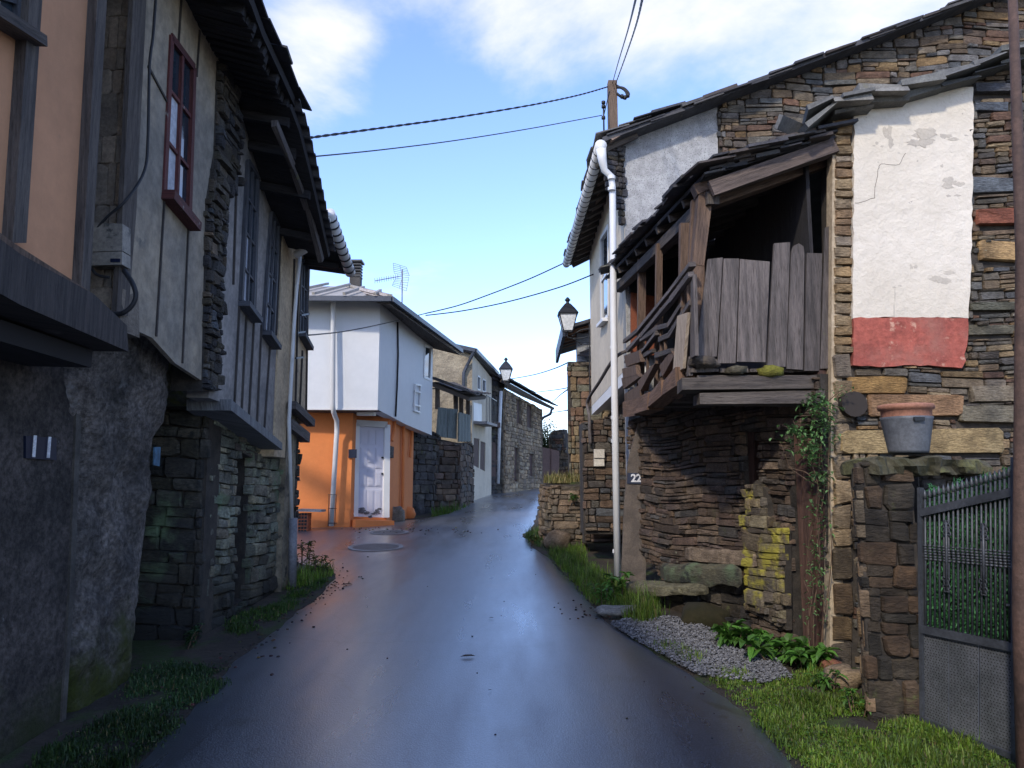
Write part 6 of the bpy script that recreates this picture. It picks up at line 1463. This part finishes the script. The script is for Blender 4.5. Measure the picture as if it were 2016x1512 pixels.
m.build('gravel', M['gravel'], None, label='patch of loose grey gravel between the tarmac and the bench', cat='gravel', kind='stuff')
# crumbs and dead leaves on the tarmac edges
m = MB()
def crumbs(px, sx, sy, n, r0, r1, cols):
    q = G(*px)
    for _ in range(n):
        x = q.x+random.gauss(0, sx); y = q.y+random.gauss(0, sy); r = U(r0, r1); z = roadz(x, y)+r*.35; rock(m, (x, y, z), (r, r*U(.6, 1.2), r*.5), tuple(v*U(.6, 1.3) for v in random.choice(cols)), 5, 4)
dk = [(.05, .04, .035), (.03, .028, .025), (.08, .05, .03)]
crumbs((640, 1165), .12, .7, 90, .005, .016, dk); crumbs((1190, 1205), .25, .25, 70, .005, .015, dk); crumbs((900, 1250), .7, 1.8, 14, .004, .01, dk); crumbs((480, 1290), .15, .7, 70, .006, .016, dk); crumbs((1450, 1390), .2, .5, 40, .004, .01, dk); crumbs((800, 1048), .7, .25, 60, .01, .02, dk+[(.3, .2, .12)])
m.build('road_debris', M['gravel'], None, label='dark crumbs and leaf litter scattered on the wet tarmac', cat='debris', kind='stuff')
m = MB(); 
for (u, v, w) in ((905, 1307, .12), (670, 1157, .14), (960, 1375, .03), (962, 1227, .05)):
    q = G(u, v); q.z = roadz(q.x, q.y)+.01; leafblade(m, q, Vector((1, U(-.4, .4), .05)), w, w*.3, (.06, .04, .03), .05)
m.build('fallen_leaves', M['gravel'], None, label='few dark fallen leaves and twigs lying on the road', cat='leaves', kind='stuff')

# ================================================================ LIGHT, SKY, CAMERA
SUN_EL = math.radians(36); SUN_AZ = math.radians(207)      # compass angle clockwise from +Y : behind left of the viewer
sd = Vector((math.sin(SUN_AZ)*math.cos(SUN_EL), math.cos(SUN_AZ)*math.cos(SUN_EL), math.sin(SUN_EL)))
li = bpy.data.lights.new('sun', 'SUN'); li.energy = 1.6; li.angle = math.radians(3); li.color = (1, .9, .76)
lo = bpy.data.objects.new('sun', li); C.objects.link(lo); lo.rotation_euler = sd.to_track_quat('Z', 'Y').to_euler(); lo.location = (0, -5, 15)
w = bpy.data.worlds.new('World'); bpy.context.scene.world = w; w.use_nodes = True; nt = w.node_tree; nt.nodes.clear(); L = nt.links
out = nd(nt, 'ShaderNodeOutputWorld'); bg = nd(nt, 'ShaderNodeBackground'); L.new(bg.outputs[0], out.inputs[0])
sk = nt.nodes.new('ShaderNodeTexSky'); sk.sky_type = 'NISHITA'; sk.sun_disc = False; sk.sun_elevation = SUN_EL; sk.sun_rotation = SUN_AZ; sk.dust_density = .6; sk.ozone_density = 1.4; sk.air_density = 1.0
tc = nd(nt, 'ShaderNodeTexCoord'); 
sp = nd(nt, 'ShaderNodeSeparateXYZ'); L.new(tc.outputs['Generated'], sp.inputs[0])
dz = nd(nt, 'ShaderNodeMath', _operation='ADD'); L.new(sp.outputs[2], dz.inputs[0]); dz.inputs[1].default_value = .12
cx = nd(nt, 'ShaderNodeMath', _operation='DIVIDE'); L.new(sp.outputs[0], cx.inputs[0]); L.new(dz.outputs[0], cx.inputs[1])
cy = nd(nt, 'ShaderNodeMath', _operation='DIVIDE'); L.new(sp.outputs[1], cy.inputs[0]); L.new(dz.outputs[0], cy.inputs[1])
cb = nd(nt, 'ShaderNodeCombineXYZ'); L.new(cx.outputs[0], cb.inputs[0]); L.new(cy.outputs[0], cb.inputs[1])
n1 = nd(nt, 'ShaderNodeTexNoise', Scale=1.1, Detail=8.0, Roughness=.58, Distortion=.25); 
mp = nd(nt, 'ShaderNodeMapping'); mp.inputs['Location'].default_value = (3.3, 1.7, 0); L.new(cb.outputs[0], mp.inputs[0]); L.new(mp.outputs[0], n1.inputs['Vector'])
# two broad cloud banks at fixed bearings in the sky
def bank(u, v, rad, gain):
    d = ray(u, v).normalized(); vm = nd(nt, 'ShaderNodeVectorMath', _operation='DISTANCE'); L.new(tc.outputs['Generated'], vm.inputs[0]); vm.inputs[1].default_value = d
    mr = nd(nt, 'ShaderNodeMapRange'); mr.interpolation_type = 'SMOOTHSTEP'; L.new(vm.outputs['Value'], mr.inputs[0]); mr.inputs[1].default_value = 0; mr.inputs[2].default_value = rad; mr.inputs[3].default_value = gain; mr.inputs[4].default_value = 0
    return mr.outputs[0]
nm = nd(nt, 'ShaderNodeMath', _operation='MULTIPLY_ADD'); L.new(n1.outputs['Fac'], nm.inputs[0]); nm.inputs[1].default_value = 2.0; nm.inputs[2].default_value = -.5; acc = nm.outputs[0]
for b_ in ((1150, 60, .2, .16), (1500, 60, .28, .28), (1750, 40, .3, .2), (540, 90, .16, .22), (700, 210, .12, .26), (610, 160, .12, .18), (640, 50, .1, .1), (830, 90, .14, -.12), (760, 0, .1, .1), (850, 420, .3, -.3), (1130, 320, .25, -.14), (760, 330, .16, -.12)):
    ad = nd(nt, 'ShaderNodeMath', _operation='ADD'); L.new(acc, ad.inputs[0]); L.new(bank(*b_), ad.inputs[1]); acc = ad.outputs[0]
cf = ramp(nt, acc, .48, .95)
mul = mixc(nt, 1.0, sk.outputs[0], (1.0, 1.06, 1.34), 'MULTIPLY')
col = mixc(nt, cf, mul, (3.7, 3.7, 3.95))
L.new(col, bg.inputs[0]); bg.inputs[1].default_value = .15
cam = bpy.data.cameras.new('camera'); co = bpy.data.objects.new('camera', cam); C.objects.link(co); co.location = EYE
cam.sensor_width = 36; cam.lens = 36*F/2016; cam.clip_end = 2000; cam.clip_start = .05
co.rotation_euler = (math.radians(90)+PITCH, 0, 0)
sc = bpy.context.scene; sc.camera = co
sc.view_settings.view_transform = 'Standard'; sc.view_settings.look = 'None'; sc.view_settings.exposure = 1.0; sc.view_settings.gamma = 1
